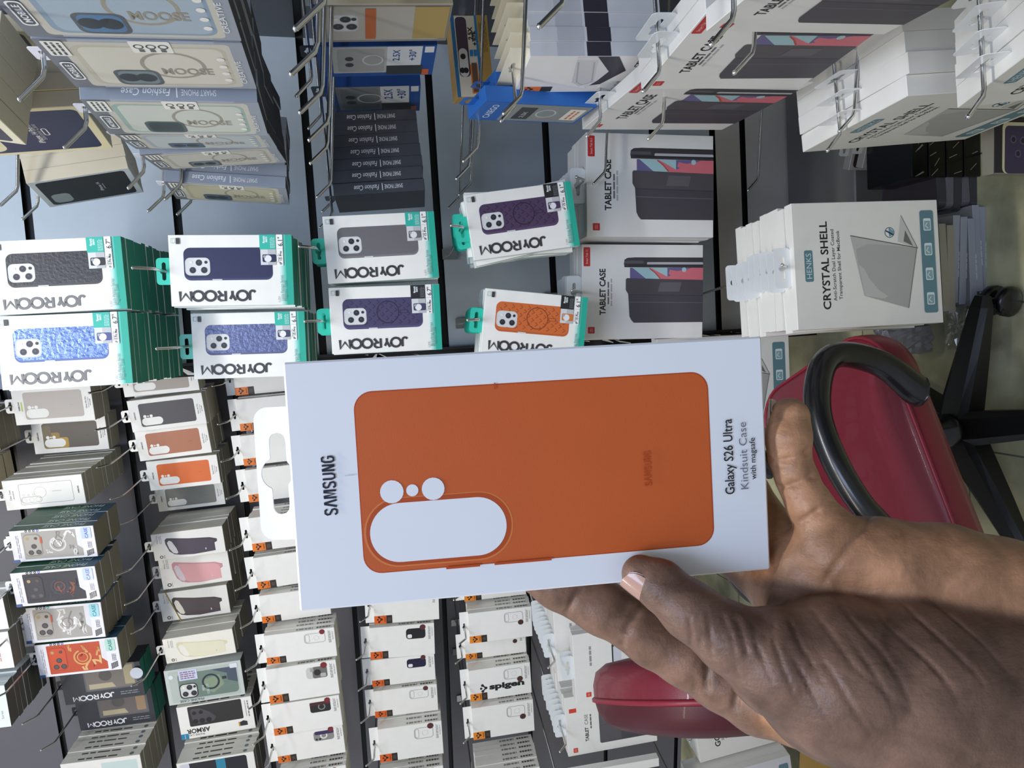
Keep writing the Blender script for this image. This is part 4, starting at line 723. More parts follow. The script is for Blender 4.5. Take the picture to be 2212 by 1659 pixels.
S('ip1', 'pic', dict(c='2f2c4c', front='ecdfb4', f=[f_iph]), .021, 3, .03, 'cream box with navy silicone case print at top left', 'navy silicone cream box', GI, 'R', hk=False)
S('ip2', 'pic', dict(c='26262a', front='c9cfcf', f=[f_iph2]), .021, 3, .03, 'pale grey box with black case print, bagged, at upper left', 'black-case pale box', GI, 'R', hk=False)
S('ip0', 'pic', dict(c='3a3440', front='e0d6b8'), .021, 5, .03, 'beige case box in a leaning pile at top left corner', 'leaning beige box', GI, 'R', pose=(.27, .93, 1.70, .10, .17, 1.45, .15, .0), hk=False)
S('ip3', 'pic', dict(c='3b2735', front='ecdfb4'), .021, 1, .03, 'cream box with dark maroon case print behind the leaning beige pile', 'maroon case cream box', GI, 'R', pose=(.40, 1.09, 1.70, .10, .16, 1.45, .0, .0), hk=False)
# cardboard box with camera print hanging beside the screen protectors
t = thing('cardboard_case_box', frame(.454, 1.1845, 1.024, .05, 0, .05), 'brown cardboard box with purple phone print beside cream hang tabs', 'phone case box')
b = B(); b.cbox((0, .02, 0), (.128, .04, .062), .0007, {'front': M('ded5bf'), 'side': M('b08d4e'), 'bottom': M('a98648')})
a = Art(b, .128, .062, .04); a.rr(0, 0, 1, .1, 0, '2d6f9e'); a.rr(.25, .12, .98, .42, .05, '4c3a48'); a.rr(.25, .14, .6, .38, .06, 'cfcdc6'); [a.circ(u, v, .035, '1f1d20') for u, v in ((.33, .3), (.33, .2), (.5, .25))]
a.rr(.04, .42, .4, .62, 0, 'd87a33'); a.rr(.06, .46, .42, .6, 0, '6a5040'); a.text('2.5X', .78, .5, .055, '2a2624', bold=.03); a.text('+30%', .72, .6, .055, '2a2624', bold=.03); a.rr(.5, .44, .58, .53, 0, '2f84c0'); a.rr(.5, .55, .58, .63, 0, '2f84c0'); a.rr(0, .64, 1, .7, 0, '2d7fb8'); a.rr(0, .7, 1, 1, 0, 'b9954f'); a.bars(.55, .74, .95, .95, 5, '7a5a26', .4)
b.obj('carton', t)
# empty or part-filled hooks on the right wall
def rhook(tip, lab, q=.06):
    ny = Vector((math.cos(.10), 0, -math.sin(.10))); tp = Vector(tip); tvec = (-ny*.72 + Vector((0,0,.69))).normalized(); k = tp - tvec*.034
    hook(k + ny*.1, ny, .1, (D_RIGHT - k.x - .1*ny.x)/ny.x - .002, lab, 'display hooks on the right wall')
cols = {1.29: 'dark case row', 1.05: 'screen protector row', .8: 'tablet row', .45: 'laptop shell row', 1.65: 'top left row'}
for i, q in enumerate([(.25,.611,1.3),(.25,.712,1.307),(.25,.827,1.302),(.25,.936,1.294),(.25,1.054,1.294),(.25,1.295,1.286),(.25,1.44,1.277)]): rhook(q, 'bent tip chrome hook, %s from photo top in the dark case row' % ORD[i].replace('front', 'first'))
for i, q in enumerate([(.27,.63,1.09),(.27,.88,1.059),(.27,1.123,1.062),(.27,1.248,1.05),(.27,1.391,1.018),(.27,1.53,1.014)]): rhook(q, 'bent tip chrome hook, %s from photo top beside the screen protector boxes' % ORD[i].replace('front', 'first'))
for i, q in enumerate([(.27,.719,.837),(.27,.984,.813),(.27,1.294,.777)]): rhook(q, 'bent tip chrome hook, %s from photo top over the tablet boxes' % ORD[i].replace('front', 'first'))
rhook((.27,1.364,.399), 'slim chrome hook alone over the dark lower wall'); rhook((.25,.86,.585), 'bent chrome hook holding the wrapped laptop boxes, tip near their top')
for i, q in enumerate([(.24,1.289,1.76),(.24,1.417,1.775),(.24,1.392,1.526),(.24,1.252,1.519)]): rhook(q, 'bent tip chrome hook, %s over the pale slat wall at left' % ORD[i].replace('front', 'first'))
# ------------------------------------------------------------------ walls, floor
def slat_wall(name, origin, along, length, z0, z1, grooves, mats, gh=.0165, depth=.014):
    """slat panel: boards with recessed black grooves; faces the side opposite to 'into'"""
    al = Vector(along).normalized(); into = Vector((-al.y, al.x, 0)); o = Vector(origin); b = B(); gs = sorted(grooves)
    P = lambda s, d, z: tuple(o + al*s + into*d + Vector((0, 0, z)))
    ed = [z0] + [q for g in gs for q in (g - gh/2, g + gh/2)] + [z1]
    for i in range(0, len(ed), 2):
        za, zb = ed[i], ed[i+1]; m = mats((za+zb)/2)
        b.poly([P(0,0,za), P(length,0,za), P(length,0,zb), P(0,0,zb)], m)
        if i + 2 < len(ed):
            zc = ed[i+2]; k = M('08080a', .4)
            b.poly([P(0,depth,zb), P(length,depth,zb), P(length,depth,zc), P(0,depth,zc)], k)
            b.poly([P(0,0,zb), P(length,0,zb), P(length,depth,zb), P(0,depth,zb)], k); b.poly([P(0,depth,zc), P(length,depth,zc), P(length,0,zc), P(0,0,zc)], k)
    b.poly([P(0,.03,z0), P(length,.03,z0), P(length,.03,z1), P(0,.03,z1)], M('3a3a3c'))
    b.poly([P(0,0,z0), P(0,0,z1), P(0,.03,z1), P(0,.03,z0)], M('3a3a3c')); b.poly([P(length,0,z0), P(length,0,z1), P(length,.03,z1), P(length,.03,z0)], M('3a3a3c'))
    ob = b.obj(name); return tag(ob, kind='structure')
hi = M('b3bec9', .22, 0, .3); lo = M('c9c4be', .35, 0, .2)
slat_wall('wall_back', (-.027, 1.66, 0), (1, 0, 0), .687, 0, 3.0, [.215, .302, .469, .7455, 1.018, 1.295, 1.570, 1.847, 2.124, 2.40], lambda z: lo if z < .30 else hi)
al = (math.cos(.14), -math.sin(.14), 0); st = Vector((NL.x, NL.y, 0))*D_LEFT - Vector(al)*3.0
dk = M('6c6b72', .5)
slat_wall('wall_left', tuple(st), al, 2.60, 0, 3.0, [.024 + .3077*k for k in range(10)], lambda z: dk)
slat_wall('wall_right', (.66, 1.66, 0), (0, -1, 0), 2.6, 0, 3.0, [.2, .469, .7455, 1.018, 1.295, 1.570, 1.847, 2.124], lambda z: M('3c3d42', .35, 0, .2))  # grey slats like the back wall, their shade put into a darker colour
# dark veined edge strip between the two walls
b = B(); b.box((-.0425, 2.0, 1.5), (.029, .66, 3.0), M('0d0d0f', .15))
rnd = random.Random(3)
for k in range(60):
    z = rnd.uniform(.1, 2.6); x = rnd.uniform(-.056, -.032); b.poly([(x, 1.6695, z), (x + .002, 1.6695, z), (x + rnd.uniform(.004, .016), 1.6695, z + rnd.uniform(.02, .05)), (x + rnd.uniform(.002, .01), 1.6695, z + .03)], M('d8d4cc', .2))
tag(b.obj('trim_1'), kind='structure')
b = B(); b.box((-.030, 1.650, 1.5), (.006, .02, 3.0), M('3a3b3e', .25, .6)); tag(b.obj('trim_2'), kind='structure')
b = B(); b.cbox((.305, 1.532, .045), (.665, .244, .09), .003, M('6a6968', .4)); tag(b.obj('trim_3'), kind='structure')
# floor: worn olive and grey vinyl over tiles
fm = bpy.data.materials.new('worn_vinyl_floor'); fm.use_nodes = True; nt = fm.node_tree; p = nt.nodes['Principled BSDF']; p.inputs['Roughness'].default_value = .22
tc = nt.nodes.new('ShaderNodeTexCoord'); n1 = nt.nodes.new('ShaderNodeTexNoise'); n1.inputs['Scale'].default_value = 7; n1.inputs['Detail'].default_value = 6; nt.links.new(tc.outputs['Object'], n1.inputs['Vector'])
cr = nt.nodes.new('ShaderNodeValToRGB'); cr.color_ramp.elements[0].position = .3; cr.color_ramp.elements[0].color = lin('8a886c'); cr.color_ramp.elements[1].position = .72; cr.color_ramp.elements[1].color = lin('d8d2a8')
nt.links.new(n1.outputs['Fac'], cr.inputs[0])
br = nt.nodes.new('ShaderNodeTexBrick'); br.offset = 0; br.inputs['Scale'].default_value = 1; br.inputs['Brick Width'].default_value = .30; br.inputs['Row Height'].default_value = .30; br.inputs['Mortar Size'].default_value = .002
br.inputs['Mortar'].default_value = (.15, .15, .12, 1); nt.links.new(tc.outputs['Object'], br.inputs['Vector']); nt.links.new(cr.outputs[0], br.inputs['Color1']); nt.links.new(cr.outputs[0], br.inputs['Color2']); nt.links.new(br.outputs[0], p.inputs['Base Color'])
b = B(); b.poly([(-3, -1.5, 0), (1.2, -1.5, 0), (1.2, 3, 0), (-3, 3, 0)], fm); tag(b.obj('floor'), kind='structure')
# ------------------------------------------------------------------ red swivel chair
red = M('74182a', .42, 0, .12, .05, .12, 900.0); red2 = M('4a0c18', .5, 0, .05, .05, .1, 900.0); pip = M('861d30', .45); blk = M('121214', .28, 0, .2); blk2 = M('0b0b0c', .45)
d = Vector((.9, .43, 0)).normalized(); w = Vector((-d.y, d.x, 0)); S0 = Vector((-.045, .98, 0))
ch = thing('swivel_chair', Matrix.Translation((-.243, 1.134, 0)), 'red leather office chair with black loop arms beside the hand', 'chair')
def CP(s, t_, z): v = S0 - d*s + w*t_; return (v.x + .243, v.y - 1.134, z)       # s: back from front edge, t_: across, chair-local
def pad(sl, wd, z0, z1, r, n=8):
    out = rrect(0, 0, sl, wd, r, n); cx_, cy_ = sl/2, wd/2; prof = [(.90, 0, 0), (.985, .0, .12), (1.0, 0, .35), (1.0, 0, .72), (.985, 0, .90), (.93, 0, 1.0)]
    rows = [[(cx_ + (x-cx_)*k, cy_ + (y-cy_)*k, z0 + (z1-z0)*h) for x, y in out] for k, _, h in prof]
    for k, dz in ((.75, .010), (.5, .014), (.2, .015), (.01, .015)): rows.append([(cx_ + (x-cx_)*k, cy_ + (y-cy_)*k, z1 + dz) for x, y in out])
    return rows, out
rows, out = pad(.47, .39, .355, .415, .09); rows = [[(q[0] - .038, q[1], q[2]) for q in r] for r in rows]; b = B(); b.grid([[CP(*q) for q in r] for r in rows], red, True); b.poly([CP(*q) for q in rows[0]], red2); seat = b.obj('seat', ch, True)
b = B(); pts = [CP(.197 + (x-.235)*.985, .195 + (y-.195)*.985, .409) for x, y in out]; b.tube(pts + [pts[0]], .0032, pip, 6); b.obj('piping', seat, True)
# backrest: tilted cushion
def BP(s, t_, h): return CP(.499 - .03*h + s*1.25, t_, .665 + .255*h)
b = B(); bb = [(.5 + .5*abs(math.cos(q))**.75*(1 if math.cos(q) > 0 else -1), .21 + .21*abs(math.sin(q))**.75*(1 if math.sin(q) > 0 else -1)) for q in [6.28319*k/40 for k in range(40)]]
def back_rows(side):
    R_ = []
    for k, dd in ((1.0, .0), (.985, .018), (.93, .034), (.8, .044), (.5, .050), (.02, .052)): R_.append([BP(side*dd, .21 + (y-.21)*k, .5 + (x-.5)*k) for x, y in bb])
    return R_
b.grid(back_rows(-1), red, True); bk = b.obj('backrest', ch, True)
b = B(); b.grid(back_rows(.8), red2, True); b.obj('back_cover', bk, True)
b = B(); pts = [BP(0, y, x) for x, y in bb]; b.tube(pts + [pts[0]], .0045, pip, 6); b.obj('piping', bk, True)
b = B(); b.tube([CP(.24, .21, .33), CP(.42, .21, .33), CP(.50, .21, .38), CP(.535, .21, .73)], .016, blk, 8); b.obj('back_bracket', ch, True)
def arm(tt):
    path = [(.104, .405), (.098, .413), (.055, .452), (.033, .513), (.044, .554), (.088, .584), (.139, .597), (.203, .593), (.26, .576), (.293, .557), (.345, .527), (.385, .46), (.385, .39), (.35, .35)]
    rad = [.025, .024, .021, .020, .020, .020, .019, .019, .018, .018, .018, .018, .02, .022]; fine = []; fr = []
    for i in range(len(path)-1):
        p0, p1, p2, p3 = path[max(i-1, 0)], path[i], path[i+1], path[min(i+2, len(path)-1)]
        for k in range(4):
            u = k/4; c = [.5*((2*p1[j]) + (-p0[j]+p2[j])*u + (2*p0[j]-5*p1[j]+4*p2[j]-p3[j])*u*u + (-p0[j]+3*p1[j]-3*p2[j]+p3[j])*u**3) for j in (0, 1)]; fine.append(c); fr.append(rad[i] + (rad[i+1]-rad[i])*u)
    b = B(); b.tube([CP(s, tt, z) for s, z in fine], fr, blk, 12); return b.obj('armrest', ch, True)
arm(-.022); arm(.412)
b = B(); b.lathe([(0, .09), (.032, .09), (.034, .14), (.022, .145), (.022, .30), (.06, .305), (.06, .34), (0, .345)], blk, 20); b.obj('gas_column', ch, True)
for k in range(5):
    an = math.radians(-8 - 72*k); e = Vector((math.cos(an), math.sin(an), 0)); q = Vector((-e.y, e.x, 0)); b = B(); rows = []
    for s, hw, z0, z1 in ((.0, .034, .075, .125), (.06, .032, .075, .12), (.15, .026, .07, .105), (.24, .020, .068, .09), (.262, .014, .07, .085)):
        rows.append([tuple(e*s + q*hw*c + Vector((0, 0, z))) for c, z in ((-1, z0), (1, z0), (1, z1-.008), (.6, z1), (-.6, z1), (-1, z1-.008))])
    b.grid(rows, blk2, True); b.poly(rows[-1], blk2); lg = b.obj('base_leg', ch)
    b = B()
    for sg in (-1, 1):
        c0 = e*.25 + q*.016*sg; rr_ = [(0, -.010), (.022, -.010), (.029, -.006), (.029, .006), (.022, .010), (0, .010)]
        rows = [[tuple(c0 + q*zz + (e*math.cos(2*math.pi*j/16) + Vector((0,0,1))*math.sin(2*math.pi*j/16))*r + Vector((0, 0, .03))) for j in range(16)] for r, zz in rr_]; b.grid(rows, blk, True)
    b.tube([tuple(e*.25 + Vector((0, 0, .03))), tuple(e*.25 + Vector((0, 0, .075)))], .008, blk, 8); b.obj('caster', lg, True)
# ------------------------------------------------------------------ things on the floor
GB = 'flat boxes piled on the floor'
b0 = B()
for i in range(8):
    c = 'b5ae9e' if i > 4 else 'b0b4c2'; b = B(); b.cbox((0, .05, .0083), (.172, .10, .0166), .0006, {'front': M(c), 'side': M('8b8c92'), 'top': M('8a8a88')}); a = Art(b, .172, .0166, .1, 'front'); 
    if i < 5: a.bars(.3, .38, .6, .62, 1, 'd3d5da', .8)
    o = b.obj('flat_case_box'); o.location = (.088 + .004*math.sin(i*2.1) - (.012 if i > 4 else 0) + (.02 if i < 2 else 0), 1.152 + .004*math.cos(i*1.7), .0169*i); o.rotation_euler = (0, 0, .05*math.sin(i*1.3))
    tag(o, 'flat grey box with spine out, %s from floor in the pile by the chair wheel' % ORD[i].replace('front', 'lowest'), 'phone case box', GB)
for i in range(5):
    b = B(); o_ = rrect(-.038, -.075, .038, .075, .012, 5); z1 = .018; m = M('77777e' if i % 2 else '4a4950', .2)
    b.grid([[(x, y, 0) for x, y in o_], [(x, y, z1) for x, y in o_], [(x*.9, y*.95, z1) for x, y in o_]], m, True); b.poly([(x*.9, y*.95, z1) for x, y in o_], M('3a3338', .3)); b.poly([(x, y, 0) for x, y in o_][::-1], m)
    o = b.obj('packed_phone_case'); o.location = (.232 + .004*math.sin(3*i), 1.25, .0195*i); o.rotation_euler = (0, 0, .06*math.sin(2*i)); tag(o, 'clear packed phone case, %s from floor beside grey flat box pile' % ORD[i].replace('front', 'lowest'), 'phone case', 'packed phone cases on the floor')
for i in range(4):
    b = B(); b.cbox((0, .06, .02), (.12, .12, .0395), .002, {'side': M('0a0a0b', .18), 'front': M('0a0a0b', .18)})
    a = Art(b, .12, .0395, .12, 'front', 1e-4); rnd = random.Random(40 + i); b2 = b
    o = b.obj('black_carton'); o.location = (.315, 1.165 + .003*i, .04*i + .0005)
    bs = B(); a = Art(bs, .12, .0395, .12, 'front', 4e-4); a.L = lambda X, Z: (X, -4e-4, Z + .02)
    for k in range(6): u = rnd.uniform(0, .8); v = rnd.uniform(0, .5); a.line([(u, v), (u + rnd.uniform(.04, .15), v + rnd.uniform(.3, .5))], .010, M('c9c4c0', .15, .6));  # wrap glints painted as pale silver lines
    w_ = bs.obj('painted_wrap_glint', o); tag(o, 'glossy black carton with painted silver wrap glints, %s from floor' % ORD[i].replace('front', 'lowest'), 'box', 'black shrink wrapped cartons')
t = thing('phone_display_box', frame(.268, .985, .0875, .02, .0, .0), 'box with purple phone print at right frame edge above floor', 'phone box'); b = B(); b.cbox((0, .012, 0), (.095, .024, .17), .001, {'front': M('241f28'), 'side': M('8d8878')}); a = Art(b, .095, .17, .024); a.rr(.0, .1, .9, .78, .1, 'd9cfa8'); a.rr(.0, .13, .84, .76, .09, '3d3350'); [a.circ(u, v, .07, '5d5470') or a.circ(u, v, .045, '1d1826') for u, v in ((.6,.24),(.35,.3),(.58,.36))]; a.rr(0, .82, 1, .92, 0, '8d8d96'); b.obj('carton', t)
for i, (x, y, z, lab) in enumerate([(.345, 1.29, .081, 'nearer'), (.37, 1.33, .081, 'farther')]):
    t = thing('phone_case_box', frame(x - .02*i, y, z, .35, .0, .0), 'small box with maroon phone print standing on floor, %s of two' % lab, 'phone case box', 'maroon print boxes'); b = B(); b.cbox((0, .01, 0), (.09, .02, .16), .0007, {'front': M('a9a49a'), 'side': M('8d8a84')}); a = Art(b, .09, .16, .02); a.rr(.06, .05, .94, .95, .1, '3a2a2a'); b.obj('carton', t); tb_ = B(); tab_geo(tb_, 'euro', .09, .16, .02, M('c9c5bc', .3)); tb_.obj('hang_tab', t)
def crumple(name, c, dims, m, seed, lab, cat, n=18):
    rnd = np.random.RandomState(seed); b = B(); rows = []
    for i in range(n + 1):
        th = math.pi*(i + .3)/(n + .6); row = []
        for j in range(2*n):
            ph = 2*math.pi*j/(2*n); q = [math.sin(th)*math.cos(ph), math.sin(th)*math.sin(ph), math.cos(th)]; s = max(abs(q[0]), abs(q[1]), abs(q[2]))**.75; k = (1 + .09*rnd.uniform(-1, 1))/s
            row.append(tuple(c[a] + q[a]*k*dims[a]/2*.85 for a in range(3)))
        rows.append(row)
    b.grid(rows, m, True); b.poly(rows[0][::-1], m); b.poly(rows[-1], m); o = b.obj(name); return tag(o, lab, cat)
crumple('foil_bag', (-.065, 1.26, .105), (.075, .05, .15), M('b4b2ba', .28, .45), 2, 'crinkled silver foil bag beside the laptop shell box and chair seat', 'bag')
crumple('clear_bag', (-.04, 1.17, .035), (.12, .07, .065), BAG, 5, 'clear plastic bag lying by the chair wheel', 'bag', 14)
b = B(); b.lathe([(0, 0), (.009, 0), (.011, .003), (.004, .005), (.004, .008), (.011, .010), (.0, .011)], M('b9b9c6', .2), 14, (0,0,0), 1); o = b.obj('suction_cup'); o.location = (-.045, 1.118, .05); tag(o, 'small clear round suction cup on the plastic bag', 'suction cup')
crumple('black_bag', (-1.0, 1.62, .12), (.20, .12, .22), M('0d0d0f', .3), 8, 'crumpled black bag below the hand at bottom edge', 'bag', 14)
t = thing('gold_box', frame(-1.18, 1.36, .096, .1, 0, .0), 'golden brown carton on the floor at bottom edge under hand', 'box'); b = B(); b.cbox((0, .09, 0), (.24, .18, .19), .002, M('8a6a28', .3)); b.obj('carton', t)
b = B(); b.box((.11, -.002, .02), (.012, .002, .12), M('d9c79a')); b.box((.0, -.002, .085), (.20, .002, .008), M('d9c79a')); b.obj('trim_band', t)
# sticker and rubber band
x, y, z, W, H, yaw, pit, rol = POSE['jb1']; b = B(); b.lathe([(0, 0), (.017, 0), (.017, .0006), (0, .0007)], M('dfe4f0', .15, .3), 20, (0,0,0), 1); o = b.obj('round_sticker'); o.matrix_world = frame(x, y, z, yaw, pit, rol) @ Matrix.Translation((.2*W, -.006, -.45*H)); tag(o, 'round silver sticker on the upper black window box', 'sticker')
x, y, z, W, H, yaw, pit, rol = POSE['s8']; b = B(); hw, hh = W/2 + .0030, .0
rb = [(-hw, -.0018, .045), (hw, -.0018, .075), (hw, .024, .075), (-hw, .024, .045)]; b.tube(rb + [rb[0]], .0012, M('b59a4a', .5), 6); o = b.obj('rubber_band'); o.matrix_world = frame(x, y, z, yaw, pit, rol); tag(o, 'tan rubber band around the brown silicone box', 'rubber band')
# ------------------------------------------------------------------ the held box
HF = frame(-.05829, .28391, 1.21671, -.02782, .15169, -.01001); HW, HH, HT = .10127, .2, .022
held = thing('held_phone_case_box', HF, 'white phone case box with large orange case print held by the hand', 'phone case box')
def stroke_line(a, word, u, v, length, h, m):
    h = h if h < .01 else .0047
    sh = {'S': [[(.92,.80),(.72,.97),(.28,.97),(.08,.80),(.12,.62),(.85,.40),(.93,.2),(.72,.03),(.28,.03),(.06,.2)]], 'A': [[(0,0),(.44,1),(.56,1),(1,0)]], 'M': [[(.06,0),(.06,1),(.22,1),(.5,.08),(.78,1),(.94,1),(.94,0)]],
     'U': [[(.08,1),(.08,.25),(.28,.03),(.72,.03),(.92,.25),(.92,1)]], 'N': [[(.1,0),(.1,1),(.2,1),(.8,0),(.9,0),(.9,1)]], 'G': [[(.92,.8),(.72,.97),(.28,.97),(.08,.75),(.08,.25),(.28,.03),(.72,.03),(.92,.22),(.92,.47),(.55,.47)]]}
    wd = {'M': 1.25}; tot = sum(wd.get(q, 1) + .34 for q in word) - .34; k = length/tot; c = a.X(u, v); x = -length/2
    for q in word:
        w = wd.get(q, 1)*k
        for st in sh[q]: a.line([((c[0] + x + px*w)/a.w + .5, .5 - (c[1] + (pz - .5)*h)/a.h) for px, pz in st], h*.175/a.w, m)
        x += w + .34*k
b = B(); wc = M('eeeef0', .42, 0, 0, .015); b.cbox((0, HT/2, 0), (HW, HT, HH), .0008, {'front': wc, 'side': M('f2f2f4', .4), 'edge': M('f7f7f8', .4)})
org = M('cb5c20', .6, 0, 0, .06, .07, 2400.0); rim = M('dd7a3a', .55); a = Art(b, HW, HH, HT)
a.rr(.129, .1335, .867, .8765, .074, M('b9480e', .6), 8); a.rr(.134, .136, .862, .874, .070, org, 8)
a.rr(.148, .138, .432, .444, .14, rim, 10); a.rr(.154, .142, .428, .440, .135, M('b8490f', .6), 10)
cutouts(a, wc)
stroke_line(a, 'SAMSUNG', .5, .0755, .237*a.w, .0245*a.h/ .2*.2, M('1e2030', .4))
stroke_line(a, 'SAMSUNG', .475, .735, .145*a.w, .0028, M('b4480f', .6))
a.text('Galaxy S26 Ultra', .5, .9135, .040, M('24262e', .4), bold=.012, maxw=.32); a.text('Kindsuit Case', .5, .9465, .034, M('6a6d78', .4), bold=-.004, maxw=.285); a.text('with magsafe', .485, .967, .024, M('24262e', .4), bold=.008, maxw=.178)
a.rr(.535, .108, .538, .128, 0, M('c4c8d4', .4)); a.rr(.845, .42, .872, .423, 0, 'b9480e'); a.rr(.125, .40, .135, .52, 0, 'b9480e'); a.rr(.125, .30, .135, .37, 0, 'b9480e')
b.obj('carton', held)
b = B(); slot_plate(b, -.285*HW, -.0006, .285*HW, .0195, .006, (0, .0098, slot(.175*HW, .0036, .0068)), 0, .0009, M('f4f4f8', .3), 64)
tb = b.obj('hang_tab', held); tb.matrix_local = Matrix.Translation((.003, HT - .0012, HH/2 - .0006)) @ Matrix.Rotation(math.radians(-8), 4, 'X')
# ------------------------------------------------------------------ the hand: one continuous surface from a distance field
def _caps(P, a, c):
    a3, ra = np.array(a[:3]), a[3]; b3, rb = np.array(c[:3]), c[3]; ab = b3 - a3
    t = np.clip(((P - a3) @ ab)/(ab @ ab), 0, 1); return np.linalg.norm(P - (a3 + t[:, None]*ab), axis=1) - (ra + t*(rb - ra))
def _smin(a, c, k):
    h = np.clip(.5 + .5*(c - a)/k, 0, 1); return c + (a - c)*h - k*h*(1 - h)
def _seg(P, a, c):
    a3, b3 = np.array(a), np.array(c); ab = b3 - a3; t = np.clip(((P - a3) @ ab)/(ab @ ab + 1e-12), 0, 1); return np.linalg.norm(P - (a3 + t[:, None]*ab), axis=1)
def hand_group(P, g):
    d = None
    for chn in HAND[g]:
        e = None
        for p, q in zip(chn, chn[1:]):
            c = _caps(P, p, q); e = c if e is None else _smin(e, c, .0035)
        d = e if d is None else _smin(d, e, .006)
    near = np.abs(d) < .012
    if near.any():
        Q = P[near]; acc = np.zeros(len(Q))
        for i, l in enumerate(CREASE[g]):
            ss = np.array([_seg(Q, p, q) for p, q in zip(l, l[1:])]); m = ss.min(axis=0); tp = (ss.argmin(axis=0) + .5)/len(ss); fade = np.clip(np.minimum(tp, 1 - tp)*3.2, .12, 1)
            big = (g == 'palm' and i == 0) or g != 'palm'
            wd, dp = (.0015, .0018) if big else (.0011, .0010)
            acc = np.maximum(acc, fade*dp*np.exp(-(m/wd)**2)); acc = acc - fade*(.0002 if g == 'index' else .0004)*np.exp(-((m - 3.0*wd)/(1.6*wd))**2)
        d[near] += acc
    return d
def hand_sdf(P):
    d = hand_group(P, 'palm'); d = _smin(d, hand_group(P, 'pinky'), .003); d = _smin(d, hand_group(P, 'ring'), .005); d = _smin(d, hand_group(P, 'middle'), .005)
    return _smin(d, hand_group(P, 'index'), .0012)
def surface_nets(lo, hi, h):
    n = np.ceil((hi - lo)/h).astype(int) + 1; ax = [lo[i] + h*np.arange(n[i]) for i in range(3)]
    G = np.stack(np.meshgrid(*ax, indexing='ij'), -1).reshape(-1, 3); D = np.empty(len(G))
    for i in range(0, len(G), 400000): D[i:i+400000] = hand_sdf(G[i:i+400000])
    D = D.reshape(n); ins = D < 0; cn = n - 1
    cor = [(i, j, k) for i in (0, 1) for j in (0, 1) for k in (0, 1)]
    sl = lambda A, c: A[c[0]:c[0]+cn[0], c[1]:c[1]+cn[1], c[2]:c[2]+cn[2]]
    cnt = sum(sl(ins, c).astype(int) for c in cor); act = (cnt > 0) & (cnt < 8); acc = np.zeros(tuple(cn) + (3,)); w = np.zeros(tuple(cn))
    for p in range(8):
        for q in range(p+1, 8):
            cp, cq = cor[p], cor[q]
            if sum(abs(cp[i]-cq[i]) for i in range(3)) != 1: continue
            dp, dq = sl(D, cp), sl(D, cq); x = act & ((dp < 0) != (dq < 0)); t = np.where(x, dp/np.where(x, dp - dq, 1), 0)
            for i in range(3): acc[..., i] += np.where(x, cp[i] + t*(cq[i]-cp[i]), 0)
            w += x
    idx = -np.ones(tuple(cn), int); idx[act] = np.arange(act.sum()); I = np.argwhere(act); V = lo + h*(I + acc[act]/w[act][:, None]); F = []
    for a in range(3):
        u, v = (a+1) % 3, (a+2) % 3; s0 = [slice(None)]*3; s1 = [slice(None)]*3; s0[a] = slice(0, -1); s1[a] = slice(1, None)
        A, Bq = ins[tuple(s0)], ins[tuple(s1)]; E = np.argwhere(A != Bq)
        for e in E:
            if e[u] == 0 or e[v] == 0 or e[u] >= cn[u] or e[v] >= cn[v]: continue
            c = [];
            for du, dv in ((-1,-1),(0,-1),(0,0),(-1,0)):
                q = e.copy(); q[u] += du; q[v] += dv; c.append(idx[tuple(q)])
            if min(c) < 0: continue
            F.append(tuple(c) if A[tuple(e)] else tuple(c[::-1]))
    return V, F
lo = np.array([-.225, .175, 1.005]); hi = np.array([.005, .385, 1.245])
HV, HFc = surface_nets(lo, hi,   .0010)
me = bpy.data.meshes.new('hand'); me.from_pydata([tuple(v) for v in HV], [], HFc); me.polygons.foreach_set('use_smooth', [True]*len(HFc))
# pigment: darker, greyer back of thumb; warm lighter palm and finger pads; lit index strip painted in
Rm = np.array([tuple(_rx), tuple(_dy), tuple(_fw)]); loc = (HV - np.array([0, 0, 1.3])) @ Rm.T; PX = loc[:, 0]/loc[:, 2]*1550 + 1106; PY = loc[:, 1]/loc[:, 2]*1550 + 829.5
dg = {g: hand_group(HV, g) for g in HAND}; pal = np.zeros(len(HV))
hyp = np.min([_caps(HV, p, q) for p, q in zip(HAND['palm'][1], HAND['palm'][1][1:])], axis=0); the = np.min([_caps(HV, p, q) for p, q in zip(HAND['palm'][0], HAND['palm'][0][1:])], axis=0)
pal = np.clip((the - hyp)/.006 + .5, 0, 1)*.8; pal = np.maximum(pal, np.clip((.002 - dg['pinky'])/.002, 0, 1)*.75)
ix = np.clip((.0015 - dg['index'])/.0015, 0, 1); strip = np.exp(-(_seg(HV, HAND['index'][0][5][:3], HAND['index'][0][8][:3]) - .0125)**2/.00002)
i_ax = np.array(HAND['index'][0][2][:3]); pal = np.maximum(pal, ix*.14); pal = np.maximum(pal, ix*1.15*np.exp(-(np.maximum(the, 0)/.007)**2)*np.clip((PX - 1480)/60, 0, 1))  # palm-side strip by the thumb, its light painted into the tone
ridge = np.clip(1 - np.abs(the + .0)/.004, 0, 1)
c0 = np.array([.168, .096, .066]); c1 = np.array([.44, .222, .115]); colr = c0 + (c1 - c0)*pal[:, None]
tt = np.clip((loc[:, 2] - .262)/.03, 0, 1)
at = me.color_attributes.new('pigment_and_light', 'FLOAT_COLOR', 'POINT'); at.data.foreach_set('color', np.c_[colr, np.ones(len(HV))].astype(np.float32).ravel())
sk = bpy.data.materials.new('skin'); sk.use_nodes = True; nt = sk.node_tree; p = nt.nodes['Principled BSDF']; p.inputs['Roughness'].default_value = .40; p.inputs['Subsurface Weight'].default_value = .06; p.inputs['Subsurface Radius'].default_value = (.004, .0015, .0008); p.inputs['Specular IOR Level'].default_value = .30
